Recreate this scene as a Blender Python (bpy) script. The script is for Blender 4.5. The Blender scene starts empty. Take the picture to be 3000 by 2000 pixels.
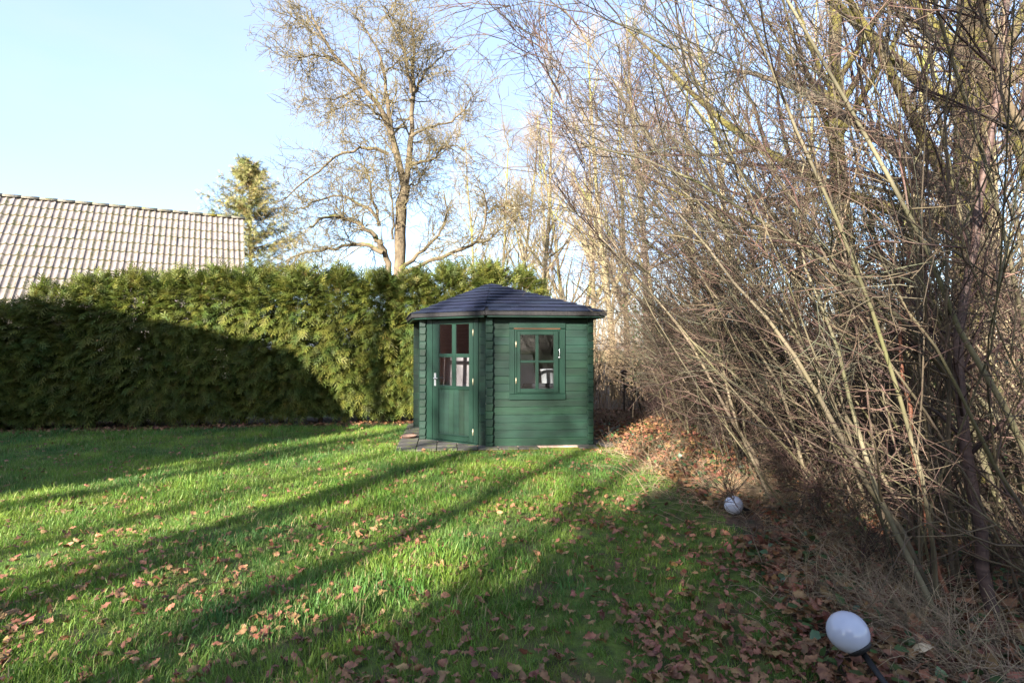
import bpy, math
import numpy as np
from mathutils import Vector, Matrix

# ------------------------------------------------------------------ camera, sky, sun, exposure
sc = bpy.context.scene
COL = sc.collection
F_PX, CAM_Z, HORIZON = 1667.0, 1.5, 1020.0        # focal length in photo pixels, eye height, horizon row
cam_d = bpy.data.cameras.new('camera'); cam = bpy.data.objects.new('camera', cam_d); COL.objects.link(cam)
cam_d.lens = 20.0; cam_d.sensor_width = 36.0; cam_d.clip_start = 0.05; cam_d.clip_end = 1500
cam.location = (0, 0, CAM_Z)
cam.rotation_euler = (math.radians(90) + math.atan((HORIZON - 1000) / F_PX), 0, 0)
sc.camera = cam
SUN_AZ, SUN_EL = math.radians(27), math.radians(21)     # direction the light travels, right of straight ahead
SUN_D = Vector((math.sin(SUN_AZ) * math.cos(SUN_EL), math.cos(SUN_AZ) * math.cos(SUN_EL), -math.sin(SUN_EL)))
w = bpy.data.worlds.new('World'); sc.world = w; w.use_nodes = True
nt = w.node_tree; nt.nodes.clear()
sky = nt.nodes.new('ShaderNodeTexSky'); sky.sky_type = 'NISHITA'; sky.sun_disc = False
sky.sun_elevation = SUN_EL; sky.sun_rotation = math.pi + SUN_AZ
sky.air_density = 1.0; sky.dust_density = 1.2; sky.ozone_density = 3.0
tcw = nt.nodes.new('ShaderNodeTexCoord')
mpw = nt.nodes.new('ShaderNodeMapping'); mpw.inputs['Scale'].default_value = (1.0, 1.0, 2.6); mpw.inputs['Location'].default_value = (0.15, 0.3, 0.9)
nzw = nt.nodes.new('ShaderNodeTexNoise'); nzw.inputs['Scale'].default_value = 1.5; nzw.inputs['Detail'].default_value = 6; nzw.inputs['Roughness'].default_value = 0.55
rpw = nt.nodes.new('ShaderNodeValToRGB'); rpw.color_ramp.elements[0].position = 0.46; rpw.color_ramp.elements[1].position = 0.78
rpw.color_ramp.elements[0].color = (0.40, 0.40, 0.40, 1); rpw.color_ramp.elements[1].color = (0.85, 0.85, 0.85, 1)
mxw = nt.nodes.new('ShaderNodeMixRGB'); mxw.inputs['Color2'].default_value = (1.55, 1.78, 2.45, 1)
bgw = nt.nodes.new('ShaderNodeBackground'); bgw.inputs['Strength'].default_value = 0.097
outw = nt.nodes.new('ShaderNodeOutputWorld')
nt.links.new(tcw.outputs['Generated'], mpw.inputs['Vector']); nt.links.new(mpw.outputs[0], nzw.inputs['Vector'])
nt.links.new(nzw.outputs['Fac'], rpw.inputs['Fac']); nt.links.new(rpw.outputs['Color'], mxw.inputs['Fac'])
nt.links.new(sky.outputs['Color'], mxw.inputs['Color1']); nt.links.new(mxw.outputs['Color'], bgw.inputs['Color'])
nt.links.new(bgw.outputs[0], outw.inputs[0])
sun_d = bpy.data.lights.new('sun', 'SUN'); sun_d.energy = 4.7; sun_d.angle = math.radians(0.53); sun_d.color = (1.0, 0.93, 0.82)
sun = bpy.data.objects.new('sun', sun_d); COL.objects.link(sun); sun.location = (-20, -40, 30)
sun.rotation_euler = SUN_D.to_track_quat('-Z', 'Y').to_euler()
sc.view_settings.view_transform = 'Standard'; sc.view_settings.look = 'None'
sc.cycles.max_bounces = 6; sc.cycles.diffuse_bounces = 3; sc.cycles.glossy_bounces = 3; sc.cycles.transmission_bounces = 4; sc.cycles.transparent_max_bounces = 8
sc.view_settings.exposure = 2.5; sc.view_settings.gamma = 1.0; sc.view_settings.use_curve_mapping = False

# ------------------------------------------------------------------ helpers
def at(px, py, Y):
    return np.array([(px - 1500) / F_PX * Y, Y, CAM_Z - (py - HORIZON) / F_PX * Y])
def ground_at(px, py):
    Y = CAM_Z * F_PX / (py - HORIZON); return np.array([(px - 1500) / F_PX * Y, Y, 0.0])
def tag(o, label=None, cat=None, group=None, kind=None):
    if label: o['label'] = label
    if cat: o['category'] = cat
    if group: o['group'] = group
    if kind: o['kind'] = kind
    return o
def mesh(name, V, F, mats=None, smooth=False, tint=None, mi=None):
    V = np.ascontiguousarray(V, dtype=np.float32).reshape(-1, 3)
    me = bpy.data.meshes.new(name)
    if isinstance(F, np.ndarray): F = [F]
    elif len(F) and not isinstance(F[0], np.ndarray):
        me.from_pydata([tuple(map(float, v)) for v in V], [], F); F = None
    if F is not None:
        F = [f for f in F if len(f)]
        nl = sum(f.size for f in F); nf = sum(len(f) for f in F)
        me.vertices.add(len(V)); me.vertices.foreach_set('co', V.ravel())
        me.loops.add(nl); me.loops.foreach_set('vertex_index', np.concatenate([f.ravel() for f in F]).astype(np.int32))
        tot = np.concatenate([np.full(len(f), f.shape[1]) for f in F]).astype(np.int32)
        st = np.concatenate([[0], np.cumsum(tot)[:-1]]).astype(np.int32)
        me.polygons.add(nf); me.polygons.foreach_set('loop_start', st)
        if mi is not None: me.polygons.foreach_set('material_index', np.asarray(mi, dtype=np.int32))
        me.update(calc_edges=True)
    if smooth: me.polygons.foreach_set('use_smooth', np.ones(len(me.polygons), dtype=bool))
    if tint is not None:
        a = me.attributes.new('tint', 'FLOAT', 'POINT'); a.data.foreach_set('value', np.ascontiguousarray(tint, dtype=np.float32))
    if mats is not None:
        for m in (mats if isinstance(mats, (list, tuple)) else [mats]): me.materials.append(m)
    return me
def obj(name, me, parent=None, loc=None, rot=None, scale=None):
    o = bpy.data.objects.new(name, me); COL.objects.link(o)
    if parent: o.parent = parent
    if loc is not None: o.location = loc
    if rot is not None: o.rotation_euler = rot
    if scale is not None: o.scale = scale if hasattr(scale, '__len__') else (scale,) * 3
    return o
def empty(name, loc=(0, 0, 0), rotz=0, scale=1):
    o = bpy.data.objects.new(name, None); COL.objects.link(o); o.location = loc; o.rotation_euler = (0, 0, rotz)
    o.scale = (scale,) * 3; o.empty_display_size = 0.2
    return o
def box(u0, u1, v0, v1, w0, w1):
    V = np.array([[u, v, w_] for u in (u0, u1) for v in (v0, v1) for w_ in (w0, w1)], float)
    F = np.array([[0, 1, 3, 2], [4, 6, 7, 5], [0, 4, 5, 1], [2, 3, 7, 6], [0, 2, 6, 4], [1, 5, 7, 3]])
    return V, F
def bevbox(x0, x1, y0, y1, z0, z1, b):
    """box with all edges chamfered"""
    V = []; ids = {}
    for sx in (0, 1):
        for sy in (0, 1):
            for sz in (0, 1):
                X, Y, Z = (x0, x1)[sx], (y0, y1)[sy], (z0, z1)[sz]
                dx, dy, dz = (b, -b)[sx], (b, -b)[sy], (b, -b)[sz]
                for ax, p in enumerate(((X, Y + dy, Z + dz), (X + dx, Y, Z + dz), (X + dx, Y + dy, Z))):
                    ids[(sx, sy, sz, ax)] = len(V); V.append(p)
    F = []
    for s in (0, 1):
        F.append([ids[(s, a, b_, 0)] for a, b_ in ((0, 0), (1, 0), (1, 1), (0, 1))][::(1 if s else -1)])
        F.append([ids[(a, s, b_, 1)] for a, b_ in ((0, 0), (0, 1), (1, 1), (1, 0))][::(1 if s else -1)])
        F.append([ids[(a, b_, s, 2)] for a, b_ in ((0, 0), (1, 0), (1, 1), (0, 1))][::(1 if s else -1)])
    for a in (0, 1):
        for c in (0, 1):
            F.append([ids[(0, a, c, 1)], ids[(1, a, c, 1)], ids[(1, a, c, 2)], ids[(0, a, c, 2)]])
            F.append([ids[(a, 0, c, 0)], ids[(a, 1, c, 0)], ids[(a, 1, c, 2)], ids[(a, 0, c, 2)]])
            F.append([ids[(a, c, 0, 0)], ids[(a, c, 1, 0)], ids[(a, c, 1, 1)], ids[(a, c, 0, 1)]])
    V = np.array(V, float); c = V.mean(0)
    out = []
    for f in F:
        p = V[f]; n = np.cross(p[1] - p[0], p[2] - p[0])
        out.append(f if np.dot(n, p.mean(0) - c) > 0 else f[::-1])
    for sx in (0, 1):
        for sy in (0, 1):
            for sz in (0, 1):
                f = [ids[(sx, sy, sz, a)] for a in range(3)]; p = V[f]; n = np.cross(p[1] - p[0], p[2] - p[0])
                out.append(f if np.dot(n, p.mean(0) - c) > 0 else f[::-1])
    return V, out
def lathe(prof, k=24):
    n = len(prof); a = np.linspace(0, 2 * np.pi, k, endpoint=False)
    V = np.array([[r * np.cos(t), r * np.sin(t), z] for r, z in prof for t in a])
    F = [[i * k + j, i * k + (j + 1) % k, (i + 1) * k + (j + 1) % k, (i + 1) * k + j] for i in range(n - 1) for j in range(k)]
    return V, np.array(F)
def norm(v): return v / np.maximum(np.linalg.norm(v, axis=-1, keepdims=True), 1e-9)
def tubes(P, R, k):
    T, n, _ = P.shape
    tan = norm(np.gradient(P, axis=1))
    m = np.abs(norm(P[:, -1] - P[:, 0])[:, 2]) > 0.75
    ref = np.where(m[:, None], np.array([[1., 0.2, 0.]]), np.array([[0.1, 0., 1.]]))[:, None, :]
    a = norm(np.cross(tan, np.broadcast_to(ref, tan.shape))); b = np.cross(tan, a)
    t = np.arange(k) * 2 * np.pi / k
    V = P[:, :, None] + R[:, :, None, None] * (a[:, :, None] * np.cos(t)[:, None] + b[:, :, None] * np.sin(t)[:, None])
    base = (np.arange(T) * n * k)[:, None, None] + (np.arange(n - 1) * k)[None, :, None]
    j = np.arange(k)[None, None, :]; j2 = (j + 1) % k
    F = np.stack([base + j, base + k + j, base + k + j2, base + j2], -1).reshape(-1, 4)
    return V.reshape(-1, 3), F
def join(parts):
    V = []; F = []; o = 0
    for v, f in parts:
        V.append(v); F.append(f + o); o += len(v)
    return np.concatenate(V), np.concatenate(F)
def grow(P0, D0, L, n, wob, trop, rng):
    T = len(P0); P = np.empty((T, n, 3)); P[:, 0] = P0; d = norm(np.array(D0, float)); st = (np.broadcast_to(L, (T,)) / (n - 1))[:, None]
    trop = np.asarray(trop, float)
    for i in range(1, n):
        d = norm(d + rng.normal(0, wob, (T, 3)) + trop)
        P[:, i] = P[:, i - 1] + d * st
    return P
def kids(P, R, per, t0, t1, ang, rng, angv=0.25):
    T, n, _ = P.shape
    t = np.sort(rng.uniform(t0, t1, (T, per)), 1) * (n - 1)
    i = np.minimum(t.astype(int), n - 2); fr = (t - i)[..., None]; r = np.arange(T)[:, None]
    pos = P[r, i] * (1 - fr) + P[r, i + 1] * fr
    tn = norm(P[r, i + 1] - P[r, i]); rad = R[r, i] * (1 - fr[..., 0]) + R[r, i + 1] * fr[..., 0]
    q = rng.normal(0, 1, tn.shape); q = norm(q - (q * tn).sum(-1, keepdims=True) * tn)
    a = rng.normal(ang, ang * angv, tn.shape[:2])[..., None]
    d = tn * np.cos(a) + q * np.sin(a)
    return pos.reshape(-1, 3), d.reshape(-1, 3), rad.ravel(), (t / (n - 1)).ravel()
def taper(r0, n, tip=0.25, pw=1.0):
    return np.asarray(r0)[:, None] * (tip + (1 - tip) * (1 - np.linspace(0, 1, n)[None, :] ** pw))
def place(baseV, baseF, M, T):
    """copies of one small mesh: M (N,3,3), T (N,3)"""
    V = np.einsum('nij,vj->nvi', M, baseV) + T[:, None]
    F = (baseF[None] + (np.arange(len(T)) * len(baseV))[:, None, None]).reshape(-1, baseF.shape[1])
    return V.reshape(-1, 3), F
def rotz_m(a):
    c, s = np.cos(a), np.sin(a); z = np.zeros_like(a); o = np.ones_like(a)
    return np.stack([np.stack([c, -s, z], -1), np.stack([s, c, z], -1), np.stack([z, z, o], -1)], -2)
def frame_m(x, roll_rng):
    """matrices whose first column is direction x, rolled at random about it"""
    x = norm(x); q = roll_rng.normal(0, 1, x.shape); y = norm(q - (q * x).sum(-1, keepdims=True) * x); z = np.cross(x, y)
    return np.stack([x, y, z], -1)

# ------------------------------------------------------------------ materials
def new_mat(name):
    m = bpy.data.materials.new(name); m.use_nodes = True; n = m.node_tree; n.nodes.clear()
    return m, n
def N(n, t, **kw):
    x = n.nodes.new(t)
    for k, v in kw.items():
        if k in x.inputs: x.inputs[k].default_value = v
        else: setattr(x, k, v)
    return x
def rgb(c): return (c[0], c[1], c[2], 1.0)
def mat(name, c1, c2, scale=6.0, rough=0.8, detail=5.0, lo=0.35, hi=0.65, stretch=(1, 1, 1), bump=0.0, bscale=None,
        c3=None, s3=1.5, lo3=0.5, hi3=0.65, spec=0.3, transl=0.0, tint=0.0, rand=0.0, coord='Object', up=None, metal=0.0):
    """two-tone noise colour, optional third patchy colour, optional moss on up-facing sides, optional thin-leaf translucency"""
    m, n = new_mat(name); L = n.links.new
    tc = N(n, 'ShaderNodeTexCoord'); mp = N(n, 'ShaderNodeMapping'); mp.inputs['Scale'].default_value = stretch
    if coord == 'World':
        g = N(n, 'ShaderNodeNewGeometry'); L(g.outputs['Position'], mp.inputs[0])
    else: L(tc.outputs[coord], mp.inputs[0])
    nz = N(n, 'ShaderNodeTexNoise', Scale=scale, Detail=detail); L(mp.outputs[0], nz.inputs['Vector'])
    rp = N(n, 'ShaderNodeValToRGB'); rp.color_ramp.elements[0].position = lo; rp.color_ramp.elements[1].position = hi
    rp.color_ramp.elements[0].color = rgb(c1); rp.color_ramp.elements[1].color = rgb(c2); L(nz.outputs['Fac'], rp.inputs[0])
    col = rp.outputs['Color']
    if c3 is not None:
        n3 = N(n, 'ShaderNodeTexNoise', Scale=s3, Detail=4.0); L(mp.outputs[0], n3.inputs['Vector'])
        r3 = N(n, 'ShaderNodeMapRange'); r3.inputs[1].default_value = lo3; r3.inputs[2].default_value = hi3; L(n3.outputs['Fac'], r3.inputs[0])
        mx = N(n, 'ShaderNodeMixRGB'); mx.inputs[2].default_value = rgb(c3); L(r3.outputs[0], mx.inputs[0]); L(col, mx.inputs[1]); col = mx.outputs[0]
    if up is not None:
        g = N(n, 'ShaderNodeNewGeometry'); sp = N(n, 'ShaderNodeSeparateXYZ'); L(g.outputs['Normal'], sp.inputs[0])
        n4 = N(n, 'ShaderNodeTexNoise', Scale=up[3]); L(mp.outputs[0], n4.inputs['Vector'])
        ad = N(n, 'ShaderNodeMath', operation='MULTIPLY_ADD'); L(sp.outputs[2], ad.inputs[0]); ad.inputs[1].default_value = up[4]; L(n4.outputs['Fac'], ad.inputs[2])
        r4 = N(n, 'ShaderNodeMapRange'); r4.inputs[1].default_value = up[1]; r4.inputs[2].default_value = up[2]; L(ad.outputs[0], r4.inputs[0])
        mx = N(n, 'ShaderNodeMixRGB'); mx.inputs[2].default_value = rgb(up[0]); L(r4.outputs[0], mx.inputs[0]); L(col, mx.inputs[1]); col = mx.outputs[0]
    if tint or rand:
        hs = N(n, 'ShaderNodeHueSaturation'); L(col, hs.inputs['Color'])
        if tint:
            at_ = N(n, 'ShaderNodeAttribute', attribute_name='tint'); src = at_.outputs['Fac']; amt = tint
        else:
            oi = N(n, 'ShaderNodeObjectInfo'); src = oi.outputs['Random']; amt = rand
        mr = N(n, 'ShaderNodeMapRange'); mr.inputs[3].default_value = 1 - amt; mr.inputs[4].default_value = 1 + amt; L(src, mr.inputs[0]); L(mr.outputs[0], hs.inputs['Value'])
        m2 = N(n, 'ShaderNodeMath', operation='MULTIPLY'); m2.inputs[1].default_value = 7.31; L(src, m2.inputs[0])
        m3 = N(n, 'ShaderNodeMath', operation='FRACT'); L(m2.outputs[0], m3.inputs[0])
        mr2 = N(n, 'ShaderNodeMapRange'); mr2.inputs[3].default_value = 0.5 - amt * 0.07; mr2.inputs[4].default_value = 0.5 + amt * 0.07; L(m3.outputs[0], mr2.inputs[0]); L(mr2.outputs[0], hs.inputs['Hue'])
        col = hs.outputs['Color']
    out = N(n, 'ShaderNodeOutputMaterial')
    b = N(n, 'ShaderNodeBsdfPrincipled', Roughness=rough, Metallic=metal); b.inputs['Specular IOR Level'].default_value = spec; L(col, b.inputs['Base Color'])
    if bump:
        nb = N(n, 'ShaderNodeTexNoise', Scale=bscale or scale * 3, Detail=6.0); L(mp.outputs[0], nb.inputs['Vector'])
        bp = N(n, 'ShaderNodeBump', Strength=bump, Distance=0.02); L(nb.outputs['Fac'], bp.inputs['Height']); L(bp.outputs[0], b.inputs['Normal'])
    if transl:
        tr = N(n, 'ShaderNodeBsdfTranslucent'); L(col, tr.inputs['Color'])
        ms = N(n, 'ShaderNodeMixShader'); ms.inputs[0].default_value = transl; L(b.outputs[0], ms.inputs[1]); L(tr.outputs[0], ms.inputs[2]); L(ms.outputs[0], out.inputs[0])
    else: L(b.outputs[0], out.inputs[0])
    return m
def glass_mat():
    m, n = new_mat('window_glass'); L = n.links.new
    fr = N(n, 'ShaderNodeFresnel', IOR=1.5); t = N(n, 'ShaderNodeBsdfTransparent'); t.inputs[0].default_value = (0.86, 0.88, 0.9, 1)
    g = N(n, 'ShaderNodeBsdfGlossy', Roughness=0.04); ms = N(n, 'ShaderNodeMixShader'); out = N(n, 'ShaderNodeOutputMaterial')
    ad = N(n, 'ShaderNodeMath', operation='MULTIPLY_ADD'); ad.inputs[1].default_value = 1.1; ad.inputs[2].default_value = 0.02
    L(fr.outputs[0], ad.inputs[0]); L(ad.outputs[0], ms.inputs[0]); L(t.outputs[0], ms.inputs[1]); L(g.outputs[0], ms.inputs[2]); L(ms.outputs[0], out.inputs[0])
    return m

M = {}
M['ground'] = mat('lawn_soil', (0.035, 0.05, 0.012), (0.10, 0.145, 0.022), 9, 0.95, c3=(0.075, 0.05, 0.028), s3=2.2, lo3=0.5, hi3=0.7, bump=0.6, bscale=60, coord='World')
M['floor'] = mat('woodland_floor', (0.045, 0.028, 0.018), (0.13, 0.075, 0.045), 14, 0.95, bump=0.8, bscale=40, coord='World', c3=(0.03, 0.04, 0.02), s3=3)
M['grass'] = mat('grass_blade', (0.10, 0.19, 0.027), (0.215, 0.32, 0.048), 1.3, 0.5, coord='World', rand=0.36, transl=0.45, spec=0.35, c3=(0.075, 0.165, 0.04), s3=0.8, lo3=0.45, hi3=0.65)
M['straw'] = mat('straw_blade', (0.22, 0.19, 0.08), (0.36, 0.30, 0.15), 3, 0.7, coord='World', transl=0.3)
M['drygrass'] = mat('dry_grass', (0.26, 0.19, 0.115), (0.46, 0.35, 0.23), 3, 0.7, coord='World', tint=0.3, transl=0.25)
M['oakleaf'] = mat('oak_leaf', (0.12, 0.052, 0.024), (0.28, 0.145, 0.070), 22, 0.6, tint=0.45, transl=0.12, spec=0.4)
M['oakleaf_one'] = mat('oak_leaf_single', (0.12, 0.052, 0.024), (0.29, 0.15, 0.072), 22, 0.6, rand=0.42, transl=0.12, spec=0.4)
M['paleleaf'] = mat('pale_leaf', (0.55, 0.42, 0.26), (0.68, 0.56, 0.38), 30, 0.6, transl=0.15)
M['green_paint'] = mat('green_paint', (0.0030, 0.0150, 0.0092), (0.0056, 0.0262, 0.0150), 3.0, 0.5, stretch=(1, 1, 5), bump=0.12, bscale=40, spec=0.4, rand=0.26, c3=(0.005, 0.022, 0.0145), s3=9, lo3=0.55, hi3=0.7)
M['green_trim'] = mat('green_trim_paint', (0.0034, 0.0165, 0.0105), (0.005, 0.0235, 0.0145), 4.0, 0.38, bump=0.08, bscale=50, spec=0.5)
M['plinth'] = mat('pinkish_concrete', (0.28, 0.19, 0.15), (0.40, 0.29, 0.24), 12, 0.9, bump=0.3)
M['slab'] = mat('paving_concrete', (0.045, 0.042, 0.038), (0.10, 0.09, 0.08), 7, 0.85, bump=0.35, rand=0.18, c3=(0.07, 0.085, 0.02), s3=5, lo3=0.5, hi3=0.72)
M['moss'] = mat('joint_moss', (0.10, 0.13, 0.012), (0.20, 0.21, 0.02), 20, 0.95, bump=0.8, bscale=80, coord='World')
M['shingle'] = mat('slate_blue_felt', (0.0038, 0.0070, 0.0210), (0.0078, 0.0128, 0.0345), 60, 0.75, bump=0.5, bscale=220, rand=0.15, spec=0.35)
M['felt'] = mat('black_felt', (0.005, 0.005, 0.006), (0.012, 0.010, 0.010), 9, 0.65, stretch=(3, 3, 0.4), bump=0.2, spec=0.4)
M['steel'] = mat('pale_metal', (0.42, 0.43, 0.45), (0.52, 0.52, 0.54), 20, 0.35, metal=0.7, spec=0.5)
M['brass'] = mat('brass_hinge', (0.34, 0.30, 0.20), (0.42, 0.37, 0.26), 20, 0.4, metal=0.5)
M['glass'] = glass_mat()
M['bucket'] = mat('white_plastic', (0.50, 0.49, 0.48), (0.56, 0.55, 0.53), 5, 0.45)
M['board_grey'] = mat('pinkish_grey_board', (0.34, 0.29, 0.28), (0.42, 0.365, 0.35), 3, 0.9)
M['dark'] = mat('dark_plastic', (0.02, 0.02, 0.022), (0.035, 0.035, 0.038), 10, 0.55)
M['wood_in'] = mat('raw_wood', (0.07, 0.05, 0.035), (0.11, 0.08, 0.06), 4, 0.85, stretch=(1, 1, 8))
M['clay'] = mat('clay_saucer', (0.16, 0.10, 0.08), (0.25, 0.16, 0.12), 14, 0.8)
M['opal'] = mat('white_globe', (0.38, 0.40, 0.48), (0.44, 0.46, 0.53), 5, 0.1, spec=0.6)
M['black_pl'] = mat('black_rubber', (0.008, 0.008, 0.009), (0.018, 0.018, 0.019), 30, 0.5)
M['tile'] = None
M['ridge'] = mat('ridge_tile', (0.16, 0.14, 0.10), (0.26, 0.23, 0.18), 8, 0.9, bump=0.4, up=((0.16, 0.18, 0.02), 0.7, 1.0, 5, 0.4), c3=(0.30, 0.22, 0.03), s3=2.9, lo3=0.64, hi3=0.72, coord='World')
M['brick'] = mat('house_wall', (0.30, 0.26, 0.23), (0.40, 0.36, 0.32), 2, 0.9)
M['redbrick'] = mat('red_brick', (0.22, 0.09, 0.06), (0.32, 0.15, 0.10), 6, 0.9)
M['thuja'] = mat('thuja_foliage', (0.058, 0.084, 0.016), (0.128, 0.138, 0.024), 3.5, 0.6, coord='World', tint=0.42, transl=0.36, c3=(0.14, 0.11, 0.02), s3=5, lo3=0.58, hi3=0.74)
M['thuja_wood'] = mat('thuja_bark', (0.045, 0.03, 0.02), (0.10, 0.07, 0.05), 10, 0.9, stretch=(1, 1, 0.2), bump=0.5)
M['spruce'] = mat('spruce_needles', (0.125, 0.145, 0.045), (0.28, 0.25, 0.085), 1.6, 0.65, coord='World', tint=0.4, transl=0.2, c3=(0.26, 0.19, 0.07), s3=2.0, lo3=0.5, hi3=0.66)
M['pear_bark'] = mat('pear_bark', (0.062, 0.046, 0.029), (0.14, 0.106, 0.066), 9, 0.9, stretch=(1, 1, 0.5), bump=0.8, bscale=26, up=((0.13, 0.14, 0.015), 0.75, 1.05, 2.0, 0.55))
M['pear_twig'] = mat('pear_twig', (0.085, 0.066, 0.034), (0.19, 0.155, 0.08), 2.0, 0.85)
M['pale_bark'] = mat('pale_bark', (0.15, 0.12, 0.065), (0.26, 0.215, 0.13), 5, 0.9, stretch=(1, 1, 0.4), bump=0.5, c3=(0.20, 0.21, 0.05), s3=1.2)
M['pale_twig'] = mat('pale_twig', (0.17, 0.13, 0.085), (0.29, 0.225, 0.15), 1.0, 0.85)
M['moss_bark'] = mat('mossy_bark', (0.06, 0.053, 0.014), (0.14, 0.12, 0.03), 6, 0.95, stretch=(1, 1, 0.5), bump=1.0, bscale=30, c3=(0.075, 0.055, 0.035), s3=3.0, lo3=0.5, hi3=0.62)
M['dark_bark'] = mat('dark_bark', (0.055, 0.042, 0.032), (0.13, 0.10, 0.075), 8, 0.9, stretch=(1, 1, 0.4), bump=0.7, bscale=30)
M['cherry'] = mat('cherry_bark', (0.045, 0.027, 0.024), (0.095, 0.058, 0.046), 12, 0.55, stretch=(0.4, 0.4, 3), bump=0.3)
M['redstem'] = mat('red_stem', (0.14, 0.05, 0.026), (0.24, 0.095, 0.05), 6, 0.55)
M['stem'] = mat('shrub_stem', (0.056, 0.046, 0.029), (0.16, 0.13, 0.082), 5, 0.75, stretch=(1, 1, 0.35), rand=0.3, c3=(0.075, 0.07, 0.03), s3=2.2, lo3=0.5, hi3=0.66, bump=0.3, bscale=25)
M['twig'] = mat('shrub_twig', (0.046, 0.029, 0.022), (0.13, 0.088, 0.058), 1.6, 0.7, tint=0.6, c3=(0.075, 0.07, 0.045), s3=0.9, lo3=0.5, hi3=0.62)
M['brush'] = mat('brushwood', (0.20, 0.14, 0.085), (0.34, 0.25, 0.15), 1.2, 0.85, coord='World')
M['ivy'] = mat('ivy_leaf', (0.018, 0.045, 0.014), (0.05, 0.095, 0.026), 5, 0.35, tint=0.4, transl=0.12, spec=0.5, coord='World')
def tile_mat():
    m, n = new_mat('roof_tile'); L = n.links.new
    g = N(n, 'ShaderNodeNewGeometry')
    nz = N(n, 'ShaderNodeTexNoise', Scale=5.0, Detail=6.0); L(g.outputs['Position'], nz.inputs['Vector'])
    rp = N(n, 'ShaderNodeValToRGB'); rp.color_ramp.elements[0].color = (0.128, 0.106, 0.094, 1); rp.color_ramp.elements[1].color = (0.185, 0.158, 0.148, 1)
    rp.color_ramp.elements[0].position = 0.35; rp.color_ramp.elements[1].position = 0.65; L(nz.outputs['Fac'], rp.inputs[0])
    a = N(n, 'ShaderNodeAttribute', attribute_name='tint')
    n2 = N(n, 'ShaderNodeTexNoise', Scale=9.0, Detail=5.0); L(g.outputs['Position'], n2.inputs['Vector'])
    ad = N(n, 'ShaderNodeMath', operation='ADD'); L(a.outputs['Fac'], ad.inputs[0]); L(n2.outputs['Fac'], ad.inputs[1])
    mr = N(n, 'ShaderNodeMapRange'); mr.inputs[1].default_value = 0.72; mr.inputs[2].default_value = 1.02; L(ad.outputs[0], mr.inputs[0])
    n3 = N(n, 'ShaderNodeTexNoise', Scale=16.0, Detail=3.0); L(g.outputs['Position'], n3.inputs['Vector'])
    r3 = N(n, 'ShaderNodeValToRGB'); r3.color_ramp.elements[0].color = (0.035, 0.045, 0.012, 1); r3.color_ramp.elements[1].color = (0.12, 0.095, 0.045, 1)
    r3.color_ramp.elements[0].position = 0.42; r3.color_ramp.elements[1].position = 0.58; L(n3.outputs['Fac'], r3.inputs[0])
    mx = N(n, 'ShaderNodeMixRGB'); L(mr.outputs[0], mx.inputs[0]); L(rp.outputs[0], mx.inputs[1]); L(r3.outputs[0], mx.inputs[2])
    b = N(n, 'ShaderNodeBsdfPrincipled', Roughness=0.85); L(mx.outputs[0], b.inputs['Base Color']); out = N(n, 'ShaderNodeOutputMaterial'); L(b.outputs[0], out.inputs[0])
    return m
M['tile'] = tile_mat()

# ------------------------------------------------------------------ ground, woodland floor
g = 400.0
tag(obj('lawn', mesh('lawn', np.array([[-g, -g, 0], [g, -g, 0], [g, g, 0], [-g, g, 0]]), np.array([[0, 1, 2, 3]]), M['ground'])), kind='structure')
def lawn_edge(Y):      # x of the ragged right border of the lawn
    return np.interp(Y, [-30, 0, 2.6, 3.6, 5.2, 6.6, 8.1, 9.2, 10.5, 13], [1.6, 1.55, 1.5, 1.72, 1.95, 1.9, 1.75, 1.6, 1.3, 0.9])
rg = np.random.default_rng(5)
ys = np.concatenate([np.linspace(-30, 0, 12)[:-1], np.linspace(0, 13, 90), [20, 60]])
ex = lawn_edge(ys) + rg.normal(0, 0.05, len(ys)) - 0.05
Vf = np.concatenate([np.stack([ex, ys, np.full(len(ys), .004)], 1), np.stack([np.full(len(ys), 60.), ys, np.full(len(ys), .004)], 1)])
n_ = len(ys); Ff = np.array([[i, i + n_, i + 1 + n_, i + 1] for i in range(n_ - 1)])
tag(obj('woodland_floor', mesh('woodland_floor', Vf, Ff, M['floor'])), kind='structure')
# bare strip of soil and litter under the thuja hedge
hx = np.linspace(-12, 2.2, 60); hy = np.interp(hx, [-12, 2.2], [10.0, 12.5])
fr = hy - 0.62 + rg.normal(0, 0.05, 60); Vh = np.concatenate([np.stack([hx, fr, np.full(60, .004)], 1), np.stack([hx, hy + 1.0, np.full(60, .004)], 1)])
tag(obj('hedge_bed', mesh('hedge_bed', Vh, np.array([[i, i + 1, i + 61, i + 60] for i in range(59)]), M['floor'])), kind='structure')

# ------------------------------------------------------------------ garden shed
S0 = np.array([-0.2, 9.6, 0.0])
pA, pB, pE = np.array([-.344, 8.56]), np.array([1.19, 8.73]), np.array([-1.42, 9.26])
pC, pD = np.array([.926, 11.12]), np.array([-1.746, 10.67])
POLY = [pA, pB, pC, pD, pE]
shed = empty('garden_shed', S0)
tag(shed, 'dark green five-cornered wooden garden shed with blue-grey shingle roof', 'shed')
ZB, ZT, BH = 0.03, 1.99, 0.117
def wf(P, Q):
    d = (Q - P) / np.hypot(*(Q - P)); nrm = np.array([d[1], -d[0]])
    def f(V):                                  # (u along, w outward, z up) -> shed-local
        V = np.asarray(V, float)
        xy = P[None] + V[:, :1] * d + V[:, 1:2] * nrm
        return np.concatenate([xy, V[:, 2:]], 1) - S0
    return f
def part(name, V, F, m, parent, smooth=False): return obj(name, mesh(name, V, F, m, smooth), parent)
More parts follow.
